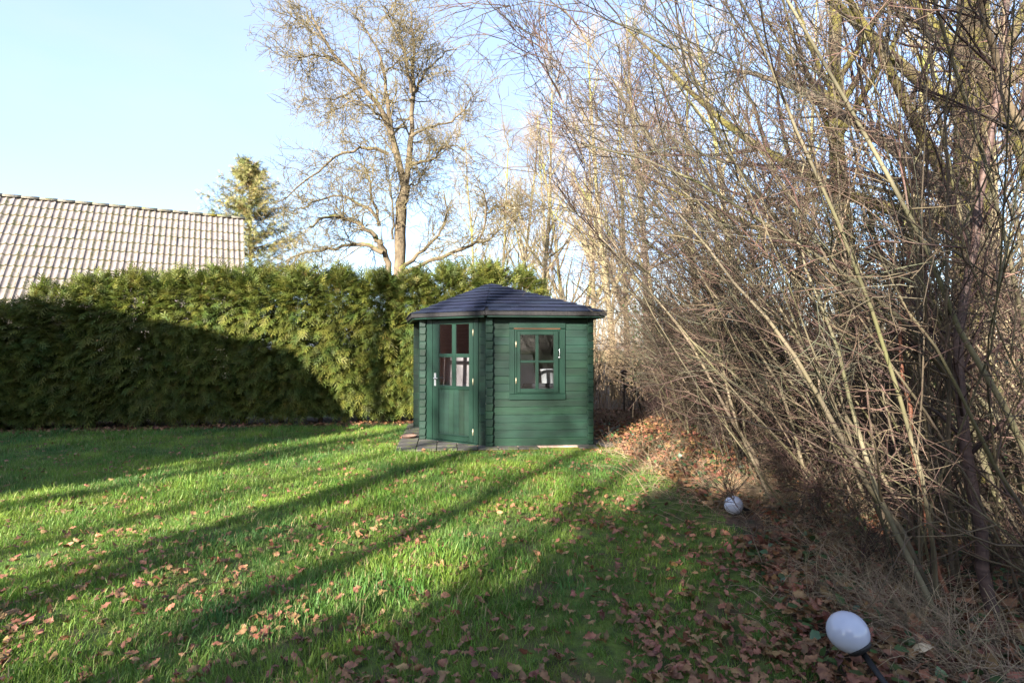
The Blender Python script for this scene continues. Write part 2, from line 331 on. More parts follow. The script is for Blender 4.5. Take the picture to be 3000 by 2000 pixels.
def wbox(f, u0, u1, w0, w1, z0, z1, name, m, parent, b=0.004):
    V, F = bevbox(u0, u1, w0, w1, z0, z1, min(b, 0.3 * min(abs(u1 - u0), abs(w1 - w0), abs(z1 - z0)))); return part(name, f(V), F, m, parent)
def board(f, u0, u1, z0, z1, parent, th=0.034, c=0.0035):
    pr = [(-th, z0), (-c, z0), (0, z0 + c), (0, z1 - c), (-c, z1), (-th, z1)]
    V = np.array([[u, a, b] for u in (u0, u1) for a, b in pr]); k = 6
    F = [[i, (i + 1) % k, k + (i + 1) % k, k + i] for i in range(k)] + [list(range(k))[::-1], list(range(k, 2 * k))]
    return part('board', f(V), F, M['green_paint'], parent)
def rows(off=0.0):
    z = ZB - off
    while z < ZT - 0.02:
        yield max(z, ZB), min(z + BH - 0.0015, ZT); z += BH
def liner(f, rects, ztop=ZT):
    parts = [box(u0, u1, -.048, -.038, z0, z1) for u0, u1, z0, z1 in rects]
    V, F = join(parts); o = part('wall', f(V), F, M['wood_in'], shed); return o
def L2(P, Q): return float(np.hypot(*(Q - P)))
fAB, fBC, fCD, fDE, fEA = wf(pA, pB), wf(pB, pC), wf(pC, pD), wf(pD, pE), wf(pE, pA)
lAB, lBC, lCD, lDE, lEA = L2(pA, pB), L2(pB, pC), L2(pC, pD), L2(pD, pE), L2(pE, pA)
WU0, WU1, WZ0, WZ1 = 0.34, 1.12, 0.77, 1.83
wl = liner(fAB, [(0.03, WU0 + .05, ZB, ZT), (WU1 - .05, lAB - .03, ZB, ZT), (WU0 + .05, WU1 - .05, ZB, WZ0 + .05), (WU0 + .05, WU1 - .05, WZ1 - .05, ZT)])
for z0, z1 in rows():
    if z1 < WZ0 or z0 > WZ1: board(fAB, 0.02, lAB + 0.005, z0, z1, wl)
    else: board(fAB, 0.02, WU0, z0, z1, wl); board(fAB, WU1, lAB + 0.005, z0, z1, wl)
for f, l, ext in ((fBC, lBC, (0.0, 0.1)), (fCD, lCD, (-0.1, 0.12)), (fDE, lDE, (-0.1, 0.0))):
    wl = liner(f, [(0.05, l - 0.05, ZB, ZT)])
    for z0, z1 in rows(0.5 * BH if f is fCD else 0.0): board(f, 0.02 + ext[0], l - 0.02 + ext[1], z0, z1, wl)
wl = liner(fEA, [(1.06, lEA - .03, ZB, ZT), (0.04, 0.1, ZB, ZT)])
for z0, z1 in rows(): board(fEA, 1.092, lEA - 0.02, z0, z1, wl)
for z0, z1 in rows(): board(fEA, 0.01, 0.05, z0, z1, wl)
# stacked corner blocks, half a board out of step with the walls
def corner(P, ang, x0, x1, w0, w1, side):
    st = empty('corner_post', (P[0] - S0[0], P[1] - S0[1], 0), ang); st.parent = shed
    for z0, z1 in rows(0.5 * BH):
        c = 0.013; k = []
        V, F = bevbox(x0, x1, w0, w1, z0, z1, 0.008)
        low = V[:, 2] < z0 + 0.02; sel = low & ((V[:, 0] > x1 - 0.02) if side > 0 else (V[:, 0] < x0 + 0.02))
        V[sel, 0] -= side * 0.014
        part('corner_block', V, F, M['green_paint'], st)
corner(pA, math.radians(10), -0.055, 0.062, -0.05, 0.03, 1)
corner(pE, math.radians(6), -0.085, 0.028, -0.05, 0.035, 1)
corner(pB, math.radians(8), -0.04, 0.055, -0.035, 0.05, -1)
# window
win = part('window', fAB(box(0.385, 1.073, -0.05, -0.049, 0.80, 0.801)[0]), box(0, 1, 0, 1, 0, 1)[1], M['green_trim'], shed)
T_, P_ = M['green_trim'], M['green_paint']
for nm, u0, u1, w0, w1, z0, z1 in (
        ('casing', 0.304, 0.384, .001, .022, .812, 1.794), ('casing', 1.074, 1.161, .001, .022, .812, 1.794),
        ('casing', 0.298, 1.167, .001, .026, .722, .810), ('casing', 0.298, 1.167, .001, .024, 1.802, 1.905),
        ('frame_rail', 0.386, 0.418, -.03, .012, .812, 1.792), ('frame_rail', 1.053, 1.072, -.03, .012, .812, 1.792),
        ('frame_rail', 0.419, 1.052, -.03, .012, 1.766, 1.792), ('frame_rail', 0.419, 1.052, -.03, .012, .812, .829),
        ('stile', .421, .470, -.012, .032, .832, 1.763), ('stile', .982, 1.050, -.012, .032, .832, 1.763),
        ('sash_rail', .4705, .9815, -.012, .031, 1.704, 1.763), ('sash_rail', .4705, .9815, -.012, .031, .832, .889),
        ('muntin', .702, .750, -.008, .027, .8895, 1.7035), ('muntin', .4705, .7015, -.008, .025, 1.281, 1.317), ('muntin', .7505, .9815, -.008, .025, 1.281, 1.317)):
    wbox(fAB, u0, u1, w0, w1, z0, z1, nm, T_, win)
tag(wbox(fAB, .372, 1.085, .002, .0265, 1.7945, 1.8015, 'head_strip', M['redstem'], win), 'bare orange-brown strip above the sash')
for u0, u1 in ((.470, .702), (.750, .982)):
    for z0, z1 in ((.889, 1.281), (1.317, 1.704)): wbox(fAB, u0 - .004, u1 + .004, .004, .008, z0 - .004, z1 + .004, 'pane', M['glass'], win, 0.001)
for z in (1.56, 1.01): V, F = lathe([(0, -.045), (.007, -.045), (.007, .045), (0, .045)], 8); part('hinge', fAB(V + np.array([.405, .022, z])), F, M['brass'], win)
V, F = join([tubes(np.array([[[1.066, .03, 1.37], [1.066, .042, 1.40], [1.07, .036, 1.45], [1.064, .03, 1.475], [1.07, .03, 1.49]]]), np.full((1, 5), .004), 6), box(1.052, 1.08, .024, .036, 1.352, 1.37)])
part('window_stay', fAB(V), F, M['steel'], win)
# door
dfr = part('door_frame', fEA(box(.30, .80, -.03, -.029, 1.97, 1.971)[0]), box(0, 1, 0, 1, 0, 1)[1], T_, shed)
for nm, u0, u1, w0, w1, z0, z1 in (('jamb', .054, .172, -.03, .014, .052, 1.985), ('jamb', .997, 1.090, -.03, .014, .052, 1.985), ('lintel', .173, .996, -.03, .012, 1.947, 1.985), ('threshold', .054, 1.090, -.03, .03, ZB, .050)):
    wbox(fEA, u0, u1, w0, w1, z0, z1, nm, T_, dfr)
door = part('door', fEA(box(.27, .90, -.03, -.026, .14, .86)[0]), box(0, 1, 0, 1, 0, 1)[1], P_, shed)
for nm, u0, u1, w0, w1, z0, z1 in (
        ('stile', .178, .303, -.028, .012, .055, 1.943), ('stile', .909, .990, -.028, .012, .055, 1.943),
        ('rail', .3035, .9085, -.028, .011, 1.877, 1.943), ('rail', .3035, .9085, -.028, .011, .857, .914), ('rail', .3035, .9085, -.028, .011, .055, .143),
        ('muntin', .569, .645, -.02, .007, .9145, 1.8765), ('muntin', .3035, .5685, -.02, .005, 1.358, 1.417), ('muntin', .6455, .9085, -.02, .005, 1.358, 1.417)):
    wbox(fEA, u0, u1, w0, w1, z0, z1, nm, T_, door)
for i in range(6):
    u0 = .304 + i * .1007; wbox(fEA, u0, u0 + .099, -.02, .0, .144, .856, 'plank', P_, door, 0.005)
wbox(fEA, .29, .90, .001, .03, .136, .150, 'weather_ledge', T_, door)
for u0, u1 in ((.303, .569), (.645, .909)):
    for z0, z1 in ((.914, 1.358), (1.417, 1.877)): wbox(fEA, u0 - .002, u1 + .002, -.012, -.008, z0 - .002, z1 + .002, 'pane', M['glass'], door, 0.001)
for z in (1.74, .99, .22): V, F = lathe([(0, -.05), (.008, -.05), (.008, .05), (0, .05)], 8); part('hinge', fEA(V + np.array([.993, .018, z])), F, M['brass'], door)
hd = wbox(fEA, .215, .255, .012, .019, .90, 1.105, 'handle', M['steel'], door)
V, F = tubes(np.array([[[.235, .019, 1.025], [.235, .055, 1.025], [.245, .066, 1.026], [.33, .066, 1.026]]]), np.full((1, 4), .010), 8); part('lever', fEA(V), F, M['steel'], hd)
# the long hook hanging on the corner, seen beside the door
V, F = join([tubes(np.array([[[1.262, .045, .60], [1.262, .05, .62], [1.266, .05, .93], [1.268, .045, .955]]]), np.full((1, 4), .0045), 6), lathe([(0, -.012), (.012, -.008), (.012, .008), (0, .012)], 8)])
V[-32:] += np.array([1.268, .045, .955]); part('door_hook', fEA(V), F, M['steel'], shed)
# plinth
def inset_poly(P, d):
    n = len(P); out = []
    for i in range(n):
        a, b, c = P[i - 1], P[i], P[(i + 1) % n]
        d1, d2 = (b - a) / L2(a, b), (c - b) / L2(b, c); n1, n2 = np.array([d1[1], -d1[0]]), np.array([d2[1], -d2[0]])
        p1, p2 = b + n1 * d, b + n2 * d
        A_ = np.array([d1, -d2]).T; t = np.linalg.solve(A_, p2 - p1); out.append(p1 + d1 * t[0])
    return out
def prism(P, z0, z1):
    n = len(P); V = np.array([[p[0], p[1], z] for z in (z0, z1) for p in P]) - S0
    return V, [list(range(n))[::-1], list(range(n, 2 * n))] + [[i, (i + 1) % n, n + (i + 1) % n, n + i] for i in range(n)]
V, F = prism(inset_poly(POLY, 0.055), 0.0, 0.028); part('plinth', V, F, M['plinth'], shed)
# roof
EAVE = inset_poly(POLY, 0.20); APEX = np.array([-0.37, 9.72, 2.60]); ZE = 2.05
V = np.array([[p[0], p[1], ZE] for p in EAVE] + [list(APEX)] + [[p[0], p[1], 1.985] for p in EAVE]) - S0
F = [[i, (i + 1) % 5, 5] for i in range(5)] + [list(range(6, 11))[::-1]] + [[6 + i, 6 + (i + 1) % 5, (i + 1) % 5, i] for i in range(5)]
roof = part('roof', V, F, M['felt'], shed)
for i in range(5):
    a, b = EAVE[i], EAVE[(i + 1) % 5]; f = wf(a, b); l = L2(a, b)
    wbox(f, 0.0, l, .002, .018, 1.988, 2.056, 'fascia', M['felt'], roof, 0.004)
    wbox(f, 0.03, l - 0.03, -.03, -.004, 1.958, 1.984, 'eave_batten', T_, roof)
rs = np.random.default_rng(11)
for i in range(5):
    a, b = np.append(EAVE[i], ZE), np.append(EAVE[(i + 1) % 5], ZE); d = norm(b - a); mid = a + d * np.dot(APEX - a, d); s = APEX - mid
    H = np.linalg.norm(s); s = s / H; nn = np.cross(d, s); l = np.linalg.norm(b - a); ua = np.dot(APEX - a, d)
    nrow = 9; ex_ = H / nrow
    for r in range(nrow):
        s0, s1 = r * ex_ - (0.03 if r == 0 else 0.0), min((r + 1) * ex_ + 0.03, H)
        le = lambda s_: ua * max(s_, 0) / H; ri = lambda s_: l - (l - ua) * max(s_, 0) / H
        u = -0.34 * (0.5 * (r % 2) + 0.13 * (r % 3)) + (0.05 if i == 0 else 0)
        while u < l:
            u0, u1 = u + .0015, u + .3385; u += .34
            q = [np.clip(u0, le(s0), ri(s0)), np.clip(u1, le(s0), ri(s0)), np.clip(u1, le(s1), ri(s1)), np.clip(u0, le(s1), ri(s1))]
            if q[1] - q[0] < 0.012: continue
            h0 = 0.024 + rs.uniform(0, .007)
            pts = [a + d * q[0] + s * s0 + nn * h0, a + d * q[1] + s * s0 + nn * h0, a + d * q[2] + s * s1 + nn * .006, a + d * q[3] + s * s1 + nn * .006]
            low = [p - nn * (.009 if j < 2 else .004) for j, p in enumerate(pts)]
            part('shingle', np.array(pts + low) - S0, [[0, 1, 2, 3], [7, 6, 5, 4], [0, 4, 5, 1], [1, 5, 6, 2], [2, 6, 7, 3], [3, 7, 4, 0]], M['shingle'], roof)
# shed floor
V, F = prism(inset_poly(POLY, -0.06), 0.03, 0.05); part('floor_deck', V, F, M['wood_in'], shed)
# things standing inside the shed
tb = empty('work_table', (0.62, 9.25, .05), 0.11); tag(tb, 'dark low table standing just inside the shed window', 'table')
V, F = bevbox(-.62, .62, -.24, .24, .80, .835, .005); obj('table_top', mesh('table_top', V, F, M['dark']), tb)
for x in (-.57, .53):
    for y in (-.2, .16): V, F = bevbox(x, x + .04, y, y + .04, 0, .80, .004); obj('leg', mesh('leg', V, F, M['dark']), tb)
bk = empty('plastic_bucket', (0.585, 9.13, .886)); tag(bk, 'white plastic bucket standing behind the lower right window pane', 'bucket')
V, F = lathe([(0, .0), (.098, .0), (.102, .006), (.128, .255), (.136, .257), (.137, .278), (.130, .28), (.124, .26), (.098, .012), (0, .012)], 28); obj('body', mesh('body', V, F, M['bucket'], True), bk)
tag(obj('storage_tray', mesh('storage_tray', *bevbox(-.26, .30, -.09, .1, 0, .06, .006), M['dark']), None, (0.42, 9.06, .886), (0, 0, .11)), 'shallow dark tray lying along the bottom of the window', 'tray')
V, F = bevbox(-.30, .30, -.012, .012, 0, 1.35, .004); V[:, 0] += -.12 * (V[:, 2] / 1.35)
tag(obj('panel_board', mesh('panel_board', V, F, M['board_grey']), None, (.16, 8.98, .05), (math.radians(-4), 0, .12)), 'pinkish grey board leaning inside behind the left window panes', 'board')
V, F = bevbox(-.48, .48, -.01, .01, 0, 1.33, .004)
tag(obj('panel_board', mesh('panel_board', V, F, M['board_grey']), None, (-.93, 9.27, .05), (math.radians(-3), 0, -.577)), 'wide pinkish grey board standing behind the door panes', 'board')

# paving around the shed
pv = tag(obj('paving', mesh('paving', np.array([[-1.72, 8.2, .003], [1.78, 8.38, .003], [1.62, 11.2, .003], [-2.02, 11.2, .003]]), np.array([[0, 1, 2, 3]]), M['moss'])), kind='structure')
slab_me = mesh('paving_slab', *bevbox(-.146, .146, -.146, .146, 0, .026, .006), M['slab'])
rs = np.random.default_rng(3); inner = inset_poly(POLY, -0.25)
def inside(p, P):
    return all((P[(i + 1) % len(P)][0] - P[i][0]) * (p[1] - P[i][1]) - (P[(i + 1) % len(P)][1] - P[i][1]) * (p[0] - P[i][0]) > 0 for i in range(len(P)))
for i in range(12):
    for j in range(10):
        c = np.array([-1.56 - .035 * j, 8.37]) + np.array([i * .3, i * .03]) * 1.0 + np.array([0, j * .302])
        if inside(c, inner) or (j == 0 and i > 6 and i != 9): continue
        obj('paving_slab', slab_me, pv, (c[0], c[1], .004 + rs.uniform(0, .006)), (rs.normal(0, .008), rs.normal(0, .008), .1 + rs.normal(0, .006)))
V, F = lathe([(0, .0), (.10, .0), (.125, .035), (.13, .037), (.122, .04), (.098, .012), (0, .012)], 24)
tag(obj('plant_saucer', mesh('plant_saucer', V, F, M['clay'], True), None, (-1.69, 9.36, .036)), 'round brown clay saucer lying on the paving left of the shed', 'saucer')
V, F = bevbox(-.16, .16, -.11, .11, 0, .05, .02); V[:, 0] += .02 * np.sin(V[:, 1] * 40)
tag(obj('flat_stone', mesh('flat_stone', V, F, M['slab']), None, (1.50, 8.72, .0), (0, .05, .3)), 'flat grey stone lying at the right corner of the shed', 'stone')

# ------------------------------------------------------------------ neighbour's house behind the hedge
rl, rr = at(0, 573, 15.5), at(710, 640, 18.25); rr[2] = rl[2]
e = norm((rr - rl) * np.array([1, 1, 0])); dn = np.array([e[1], -e[0], 0]); PITCH = math.radians(49)
slope = dn * math.cos(PITCH) - np.array([0, 0, 1]) * math.sin(PITCH); rn = dn * math.sin(PITCH) + np.array([0, 0, 1]) * math.cos(PITCH)
house = empty('neighbour_house', (rr[0], rr[1], 0)); tag(house, 'house with steep pinkish tiled roof rising behind the hedge at left', 'house')
h0 = np.array([rr[0], rr[1], 0]); TW, TG, NR, NC = 0.2985, 0.40, 13, 24
L_ = NC * TW + 3; SL = NR * TG
def hq(pts): return np.array(pts) - h0
a0, a1 = rr - e * L_, rr - e * .02
back = -dn * math.cos(PITCH) - np.array([0, 0, 1]) * math.sin(PITCH)
V = hq([a0, a1, a1 + slope * SL, a0 + slope * SL, a1 + back * SL, a0 + back * SL]); hroof = obj('roof', mesh('roof', V - np.array([0, 0, .05]), [[0, 3, 2, 1], [0, 1, 4, 5]], M['redbrick']), house)
zE = (rr + slope * SL)[2] + .02; wi = 0.35
c1, c2, c3, c4 = a0 + slope * (SL - wi), a1 - e * .25 + slope * (SL - wi), a1 - e * .25 + back * (SL - wi), a0 + back * (SL - wi)
V = hq([[p[0], p[1], z] for z in (0, c1[2] - .08) for p in (c1, c2, c3, c4)] + [a1 - e * .25 - np.array([0, 0, .3]), a0 - np.array([0, 0, .3])])
obj('wall', mesh('wall', V, [[0, 1, 5, 4], [1, 2, 6, 5], [2, 3, 7, 6], [3, 0, 4, 7], [5, 6, 8], [7, 4, 9]], M['brick']), house)
# one double-wave tile, shared by all
nu = 13; us = np.linspace(0, TW, nu); prof = .024 * np.sin(2 * np.pi * us / (TW / 2) + 2.2) ** 1
prof = np.where(np.sin(2 * np.pi * us / (TW / 2) + 2.2) > 0, prof * 1.1, prof * .45)
tv = []; tt = []
for v, lift in ((0, .0), (.022, -.001), (TG + .06, -.036)):
    for u, p in zip(us, prof):
        tv.append((u, v, p + lift)); tr = .62 * (v == 0) + max(0, 1 - abs((u / TW) % 1 - .98) / .13) * .9 + max(0, 1 - abs(u / TW - .48) / .09) * .45 + max(0, 1 - abs(u / TW - .62) / .24) * .34; tt.append(tr)
for u, p in zip(us, prof): tv.append((u, -.001, p - .035)); tt.append(.9)
F = [[k_ * nu + i, k_ * nu + i + 1, (k_ + 1) * nu + i + 1, (k_ + 1) * nu + i] for k_ in (0, 1) for i in range(nu - 1)] + [[3 * nu + i, 3 * nu + i + 1, i + 1, i] for i in range(nu - 1)]
tile_me = mesh('tile', np.array(tv), np.array(F), M['tile'], True, tint=tt)
tile_me2 = mesh('tile_clean', np.array(tv), np.array(F), M['tile'], True, tint=np.array(tt) * .8 - .03)
R3 = Matrix((tuple(e), tuple(-slope), tuple(rn))).transposed()
rs = np.random.default_rng(8)
for c in range(NC):
    for r in range(NR):
        p = rr - e * (TW * (c + 1)) + slope * (TG * (r + 1)) + rn * (.035 + rs.uniform(0, .006)) - h0
        o = obj('tile', tile_me if rs.random() < .6 else tile_me2, hroof); o.matrix_local = Matrix.Translation(Vector(p)) @ (Matrix.Rotation(rs.normal(0, .006), 3, 'X') @ Matrix.Identity(3)).to_4x4() @ R3.to_4x4()
# ridge tiles
k = 9; th = np.linspace(-.25, np.pi + .25, k)
V = np.array([[x, .105 * s_ * np.cos(t), .075 * s_ * np.sin(t)] for x, s_ in ((0, 1.0), (.47, .88)) for t in th] + [[x, .085 * s_ * np.cos(t), .055 * s_ * np.sin(t)] for x, s_ in ((0, 1.0), (.47, .88)) for t in th])
F = [[i, i + 1, k + i + 1, k + i] for i in range(k - 1)] + [[2 * k + i, i, i + 1, 2 * k + i + 1][::-1] for i in range(k - 1)]
rid = mesh('ridge_tile', V, np.array(F), M['ridge'], True)
RR = Matrix((tuple(-e), tuple(dn), (0, 0, 1))).transposed().to_4x4()
for c in range(22):
    p = rr - e * (.40 * c - .05) + np.array([0, 0, .0]) - h0; o = obj('ridge_tile', rid, hroof); o.matrix_local = Matrix.Translation(Vector(p)) @ RR
V, F = join([lathe([(0, 0), (.075, 0), (.075, .22), (0, .22)], 14), lathe([(0, .20), (.14, .19), (.15, .22), (.03, .30), (0, .30)], 14)])
vp = rr - e * 6.02 + slope * 3.02 - h0; obj('roof_vent', mesh('roof_vent', V, F, M['dark']), hroof, vp)
# ------------------------------------------------------------------ thuja hedge: one plant after another
def spray_base(pairs=5):
    V = []; F = []
    def dia(p, d, l, wd):
        d = np.array(d); q = np.array([-d[1], d[0]]); b = len(V)
        m = np.array(p) + d * l * .55; t = np.array(p) + d * l
        for xy, z in ((p, 0), (m + q * wd, 0.0), (t, -.02), (m - q * wd, 0.0)): V.append((xy[0], xy[1], z))
        F.append([b, b + 1, b + 2, b + 3])
    dia((0, 0), (1, 0), 1.0, .05)
    for i in range(pairs):
        t = .12 + .70 * i / (pairs - 1)
        for s in (-1, 1):
            a = math.radians(48 - 16 * t); dia((t, 0), (math.cos(a), s * math.sin(a)), .58 * (1 - .5 * t), .038)
    V = np.array(V); V[:, 2] -= .38 * V[:, 0] ** 2 + .30 * V[:, 1] ** 2
    return V, np.array(F)
SPV, SPF = spray_base(4)
def thuja_crown(seed, n=3900, H=2.9):
    r = np.random.default_rng(seed)
    z = r.uniform(.06, 1.0, n) ** .95 * H; wisp = r.random(n) < .03; z = np.where(wisp, H * r.uniform(.95, 1.05, n), z)
    # a hedge plant: broad box-like body, ragged top; most sprays in the outer shell
    a = r.uniform(0, 2 * np.pi, n)
    sx = np.sign(np.cos(a)) * np.abs(np.cos(a)) ** .7; sy = np.sign(np.sin(a)) * np.abs(np.sin(a)) ** .7
    lump = 1 + .12 * np.sin(3 * a + seed + z * 2.3) + .10 * np.sin(z * 5 + seed * 2 + 2 * a)
    rad = lump * (1 - .35 * np.clip((z / H - .84) / .16, 0, 1) ** 2) * np.where(z < .35, .80 + .5 * z, 1)
    sh = 1 - np.abs(r.normal(0, .20, n)); sh = np.clip(sh, .25, 1.12)
    P = np.stack([sx * .80 * rad * sh, sy * .58 * rad * sh, z], 1)
    out = norm(np.stack([sx, sy, np.zeros(n)], 1))
    top = np.clip((z / H - .72) / .28, 0, 1)[:, None]
    d = norm(out * (1 - .55 * top) + np.array([0, 0, 1.]) * (1.25 * top - .22) + r.normal(0, .33, (n, 3)))
    m = frame_m(d, r)
    # fans lie flat: their broad side faces up and outward
    upv = norm(np.array([0, 0, 1.]) + .5 * out + r.normal(0, .45, (n, 3))); y = norm(np.cross(upv, d)); zc = np.cross(d, y)
    m = np.stack([d, y, zc], -1) * (r.uniform(.13, .27, n) * np.where(sh > .8, 1, .9))[:, None, None]
    V, F = place(SPV, SPF, m, P)
    tint = np.repeat(np.clip(r.normal(.5, .25, n), 0, 1), len(SPV))
    return mesh('crown', V, F, M['thuja'], tint=tint)
def thuja_trunk(seed):
    r = np.random.default_rng(seed + 50)
    P = grow(np.zeros((1, 3)), [[0, 0, 1]], 2.7, 8, .03, (0, 0, .05), r); parts = [tubes(P, taper([.05], 8, .2), 8)]
    p, d, rad, t = kids(P, taper([.05], 8, .2), 26, .12, .95, 1.25, r); B = grow(p, d, np.full(len(p), .5), 4, .1, (0, 0, .08), r); parts.append(tubes(B, taper(np.full(len(p), .011), 4), 4))
    V, F = join(parts); return mesh('trunk', V, F, M['thuja_wood'], True)
thv = [(thuja_crown(s), thuja_trunk(s)) for s in (1, 2, 3, 4)]
rs = np.random.default_rng(21)
HL = [(-10.6, .78), (-9.85, .78), (-9.1, .79), (-8.4, .93), (-7.65, 1.0), (-6.9, .99), (-6.15, 1.01), (-5.4, 1.02), (-4.65, 1.03), (-3.9, 1.04), (-3.15, 1.02), (-2.4, 1.03), (-1.65, 1.05), (-.9, 1.08), (-.15, 1.05)]
ordn = ['first', 'second', 'third', 'fourth', 'fifth', 'sixth', 'seventh', 'eighth', 'ninth', 'tenth', 'eleventh', 'twelfth', 'thirteenth', 'fourteenth', 'fifteenth', 'sixteenth', 'seventeenth', 'eighteenth', 'nineteenth', 'twentieth']
for i, (x, s) in enumerate(HL):
    y = np.interp(x, [-12, 2.2], [10.05, 12.45]) + .25 + rs.normal(0, .05)
    t = empty('thuja_plant', (x, y, 0), rs.choice([0.17, 0.17 + math.pi]) + rs.normal(0, .06)); t.scale = (1.02, 1.0, s * rs.uniform(.94, 1.02))
    cr, tr = thv[(i * 3 + i // 4) % 4]
    obj('crown', cr, t); obj('trunk', tr, t)
    where = {0: 'thuja plant at the left end of the hedge, outermost one, partly out of frame', 14: 'green thuja at the right end of the hedge, rising behind the shed roof', 13: 'green thuja behind the left slope of the shed roof', 12: 'sunlit yellow-green thuja touching the left side of the shed'}.get(i, f'dense green thuja plant, {ordn[i]} from the left in the hedge')
    tag(t, where, 'thuja', 'thuja plants forming the hedge')

# ------------------------------------------------------------------ spruce behind the hedge
def spruce():
    r = np.random.default_rng(31); H = 8.5
    base = at(735, 1000, 21.0); t = empty('spruce_tree', (base[0], base[1], 0)); tag(t, 'yellow-green spruce rising behind the end of the tiled roof', 'tree')
    P = grow(np.zeros((1, 3)), [[0, 0, 1]], H, 12, .01, (0, 0, .05), r); V, F = tubes(P, taper([.14], 12, .06), 8); obj('trunk', mesh('trunk', V, F, M['dark_bark'], True), t)
    p, d, rad, tt = kids(P, taper([.14], 12, .06), 200, .35, .985, 1.35, r, .1); d[:, 2] = np.abs(d[:, 2]) * .5 + .12 + .55 * np.clip(tt - .82, 0, 1) * 3
    L = (1 - tt) * 5.2 + .32; L *= r.uniform(.65, 1.15, len(L)); B = grow(p, d, L, 6, .05, (0, 0, .05), r); V, F = tubes(B, taper(.008 + .010 * (1 - tt), 6), 4)
    parts = [(V, F)]
    sp, sd, _, st = kids(B, taper(np.full(len(B), .01), 6), 46, .08, 1.0, .75, r)
    sd = norm(sd + np.array([0, 0, -.55]) * r.uniform(0.0, 1.3, (len(sd), 1)))
    m = frame_m(sd, r) * (r.uniform(.13, .28, len(sd)) * (1.05 - .3 * st))[:, None, None]; m[:, :, 1] *= .75
    SV, SF = spray_base(4); V2, F2 = place(SV, SF, m, sp)
    V, F = join(parts); obj('branches', mesh('branches', V, F, M['dark_bark'], True), t)
    obj('crown', mesh('crown', V2, F2, M['spruce'], tint=np.repeat(np.clip(r.normal(.5, .27, len(sp)), 0, 1), len(SV))), t)
spruce()

# ------------------------------------------------------------------ generic bare tree
def bare_tree(seed, H=11.0, r0=.12, n1=26, ang1=.75, up1=.10, L1=.30, n2=7, n3=5, bark='pale_bark', twig='pale_twig', t0=.18, k0=9, lean=(0, 0), wob=.025, rt=.006, L3=.6, len2=.45, n4=0, ang2=.65, tip=.12, split=False):
    r = np.random.default_rng(seed)
    P = grow(np.zeros((1, 3)), [[lean[0], lean[1], 1]], H, 16, wob, (0, 0, .03), r); R = taper([r0], 16, tip, .9); R[:, 0] *= 1.25
    trunk = tubes(P, R, k0)
    p, d, rad, t = kids(P, R, n1, t0, .98, ang1, r)
    Ls = H * L1 * (1.15 - t) * r.uniform(.6, 1.25, len(t)) + .4; B1 = grow(p, d, Ls, 9, .07, (0, 0, up1), r); R1 = taper(np.minimum(rad * .55, .02 + Ls * .014), 9, .15)
    limbs = tubes(B1, R1, 6)
    p, d, rad, t = kids(B1, R1, n2, .15, .97, ang2, r); L2_ = np.repeat(Ls, n2) * len2 * (1.1 - .6 * t) * r.uniform(.5, 1.2, len(t)); B2 = grow(p, d, L2_, 6, .10, (0, 0, up1 * .8), r); R2 = taper(np.clip(rad * .5, rt, .05), 6, .3)
    tw = [tubes(B2, R2, 4)]
    p, d, rad, t = kids(B2, R2, n3, .2, 1.0, .6, r); L3_ = L3 * r.uniform(.4, 1.2, len(p)); B3 = grow(p, d, L3_, 4, .14, (0, 0, up1 * .6), r); R3_ = taper(np.full(len(p), rt), 4, .45); tw.append(tubes(B3, R3_, 3))
    if n4:
        p, d, rad, t = kids(B3, R3_, n4, .2, 1.0, .65, r); B4 = grow(p, d, L3 * .5 * r.uniform(.4, 1.2, len(p)), 3, .15, (0, 0, up1 * .5), r); tw.append(tubes(B4, taper(np.full(len(p), rt * .75), 3, .5), 3))
    Vt, Ft = join(tw)
    if split: return {'trunk': mesh('trunk', *trunk, M[bark], True), 'limb': [mesh('limb', *tubes(B1[i:i + 1], R1[i:i + 1], 7), M[bark], True) for i in range(len(B1))], 'crown': mesh('crown', Vt, Ft, M[twig], True)}
    return {'trunk': mesh('trunk', *trunk, M[bark], True), 'limbs': mesh('limbs', *limbs, M[bark], True), 'crown': mesh('crown', Vt, Ft, M[twig], True)}
def put_tree(parts, name, label, loc, rotz=0, s=1.0, group=None, cat='tree'):
    t = empty(name, loc, rotz, s); tag(t, label, cat, group)
    for k_, me in parts.items():
        for m1 in (me if isinstance(me, list) else [me]): obj(k_, m1, t)
    return t
pale = [bare_tree(s, H=12, r0=.13, n1=26, ang1=.75, up1=.10, L1=.27, n2=7, n3=5, L3=.8, rt=.0055) for s in (61, 62, 63)]
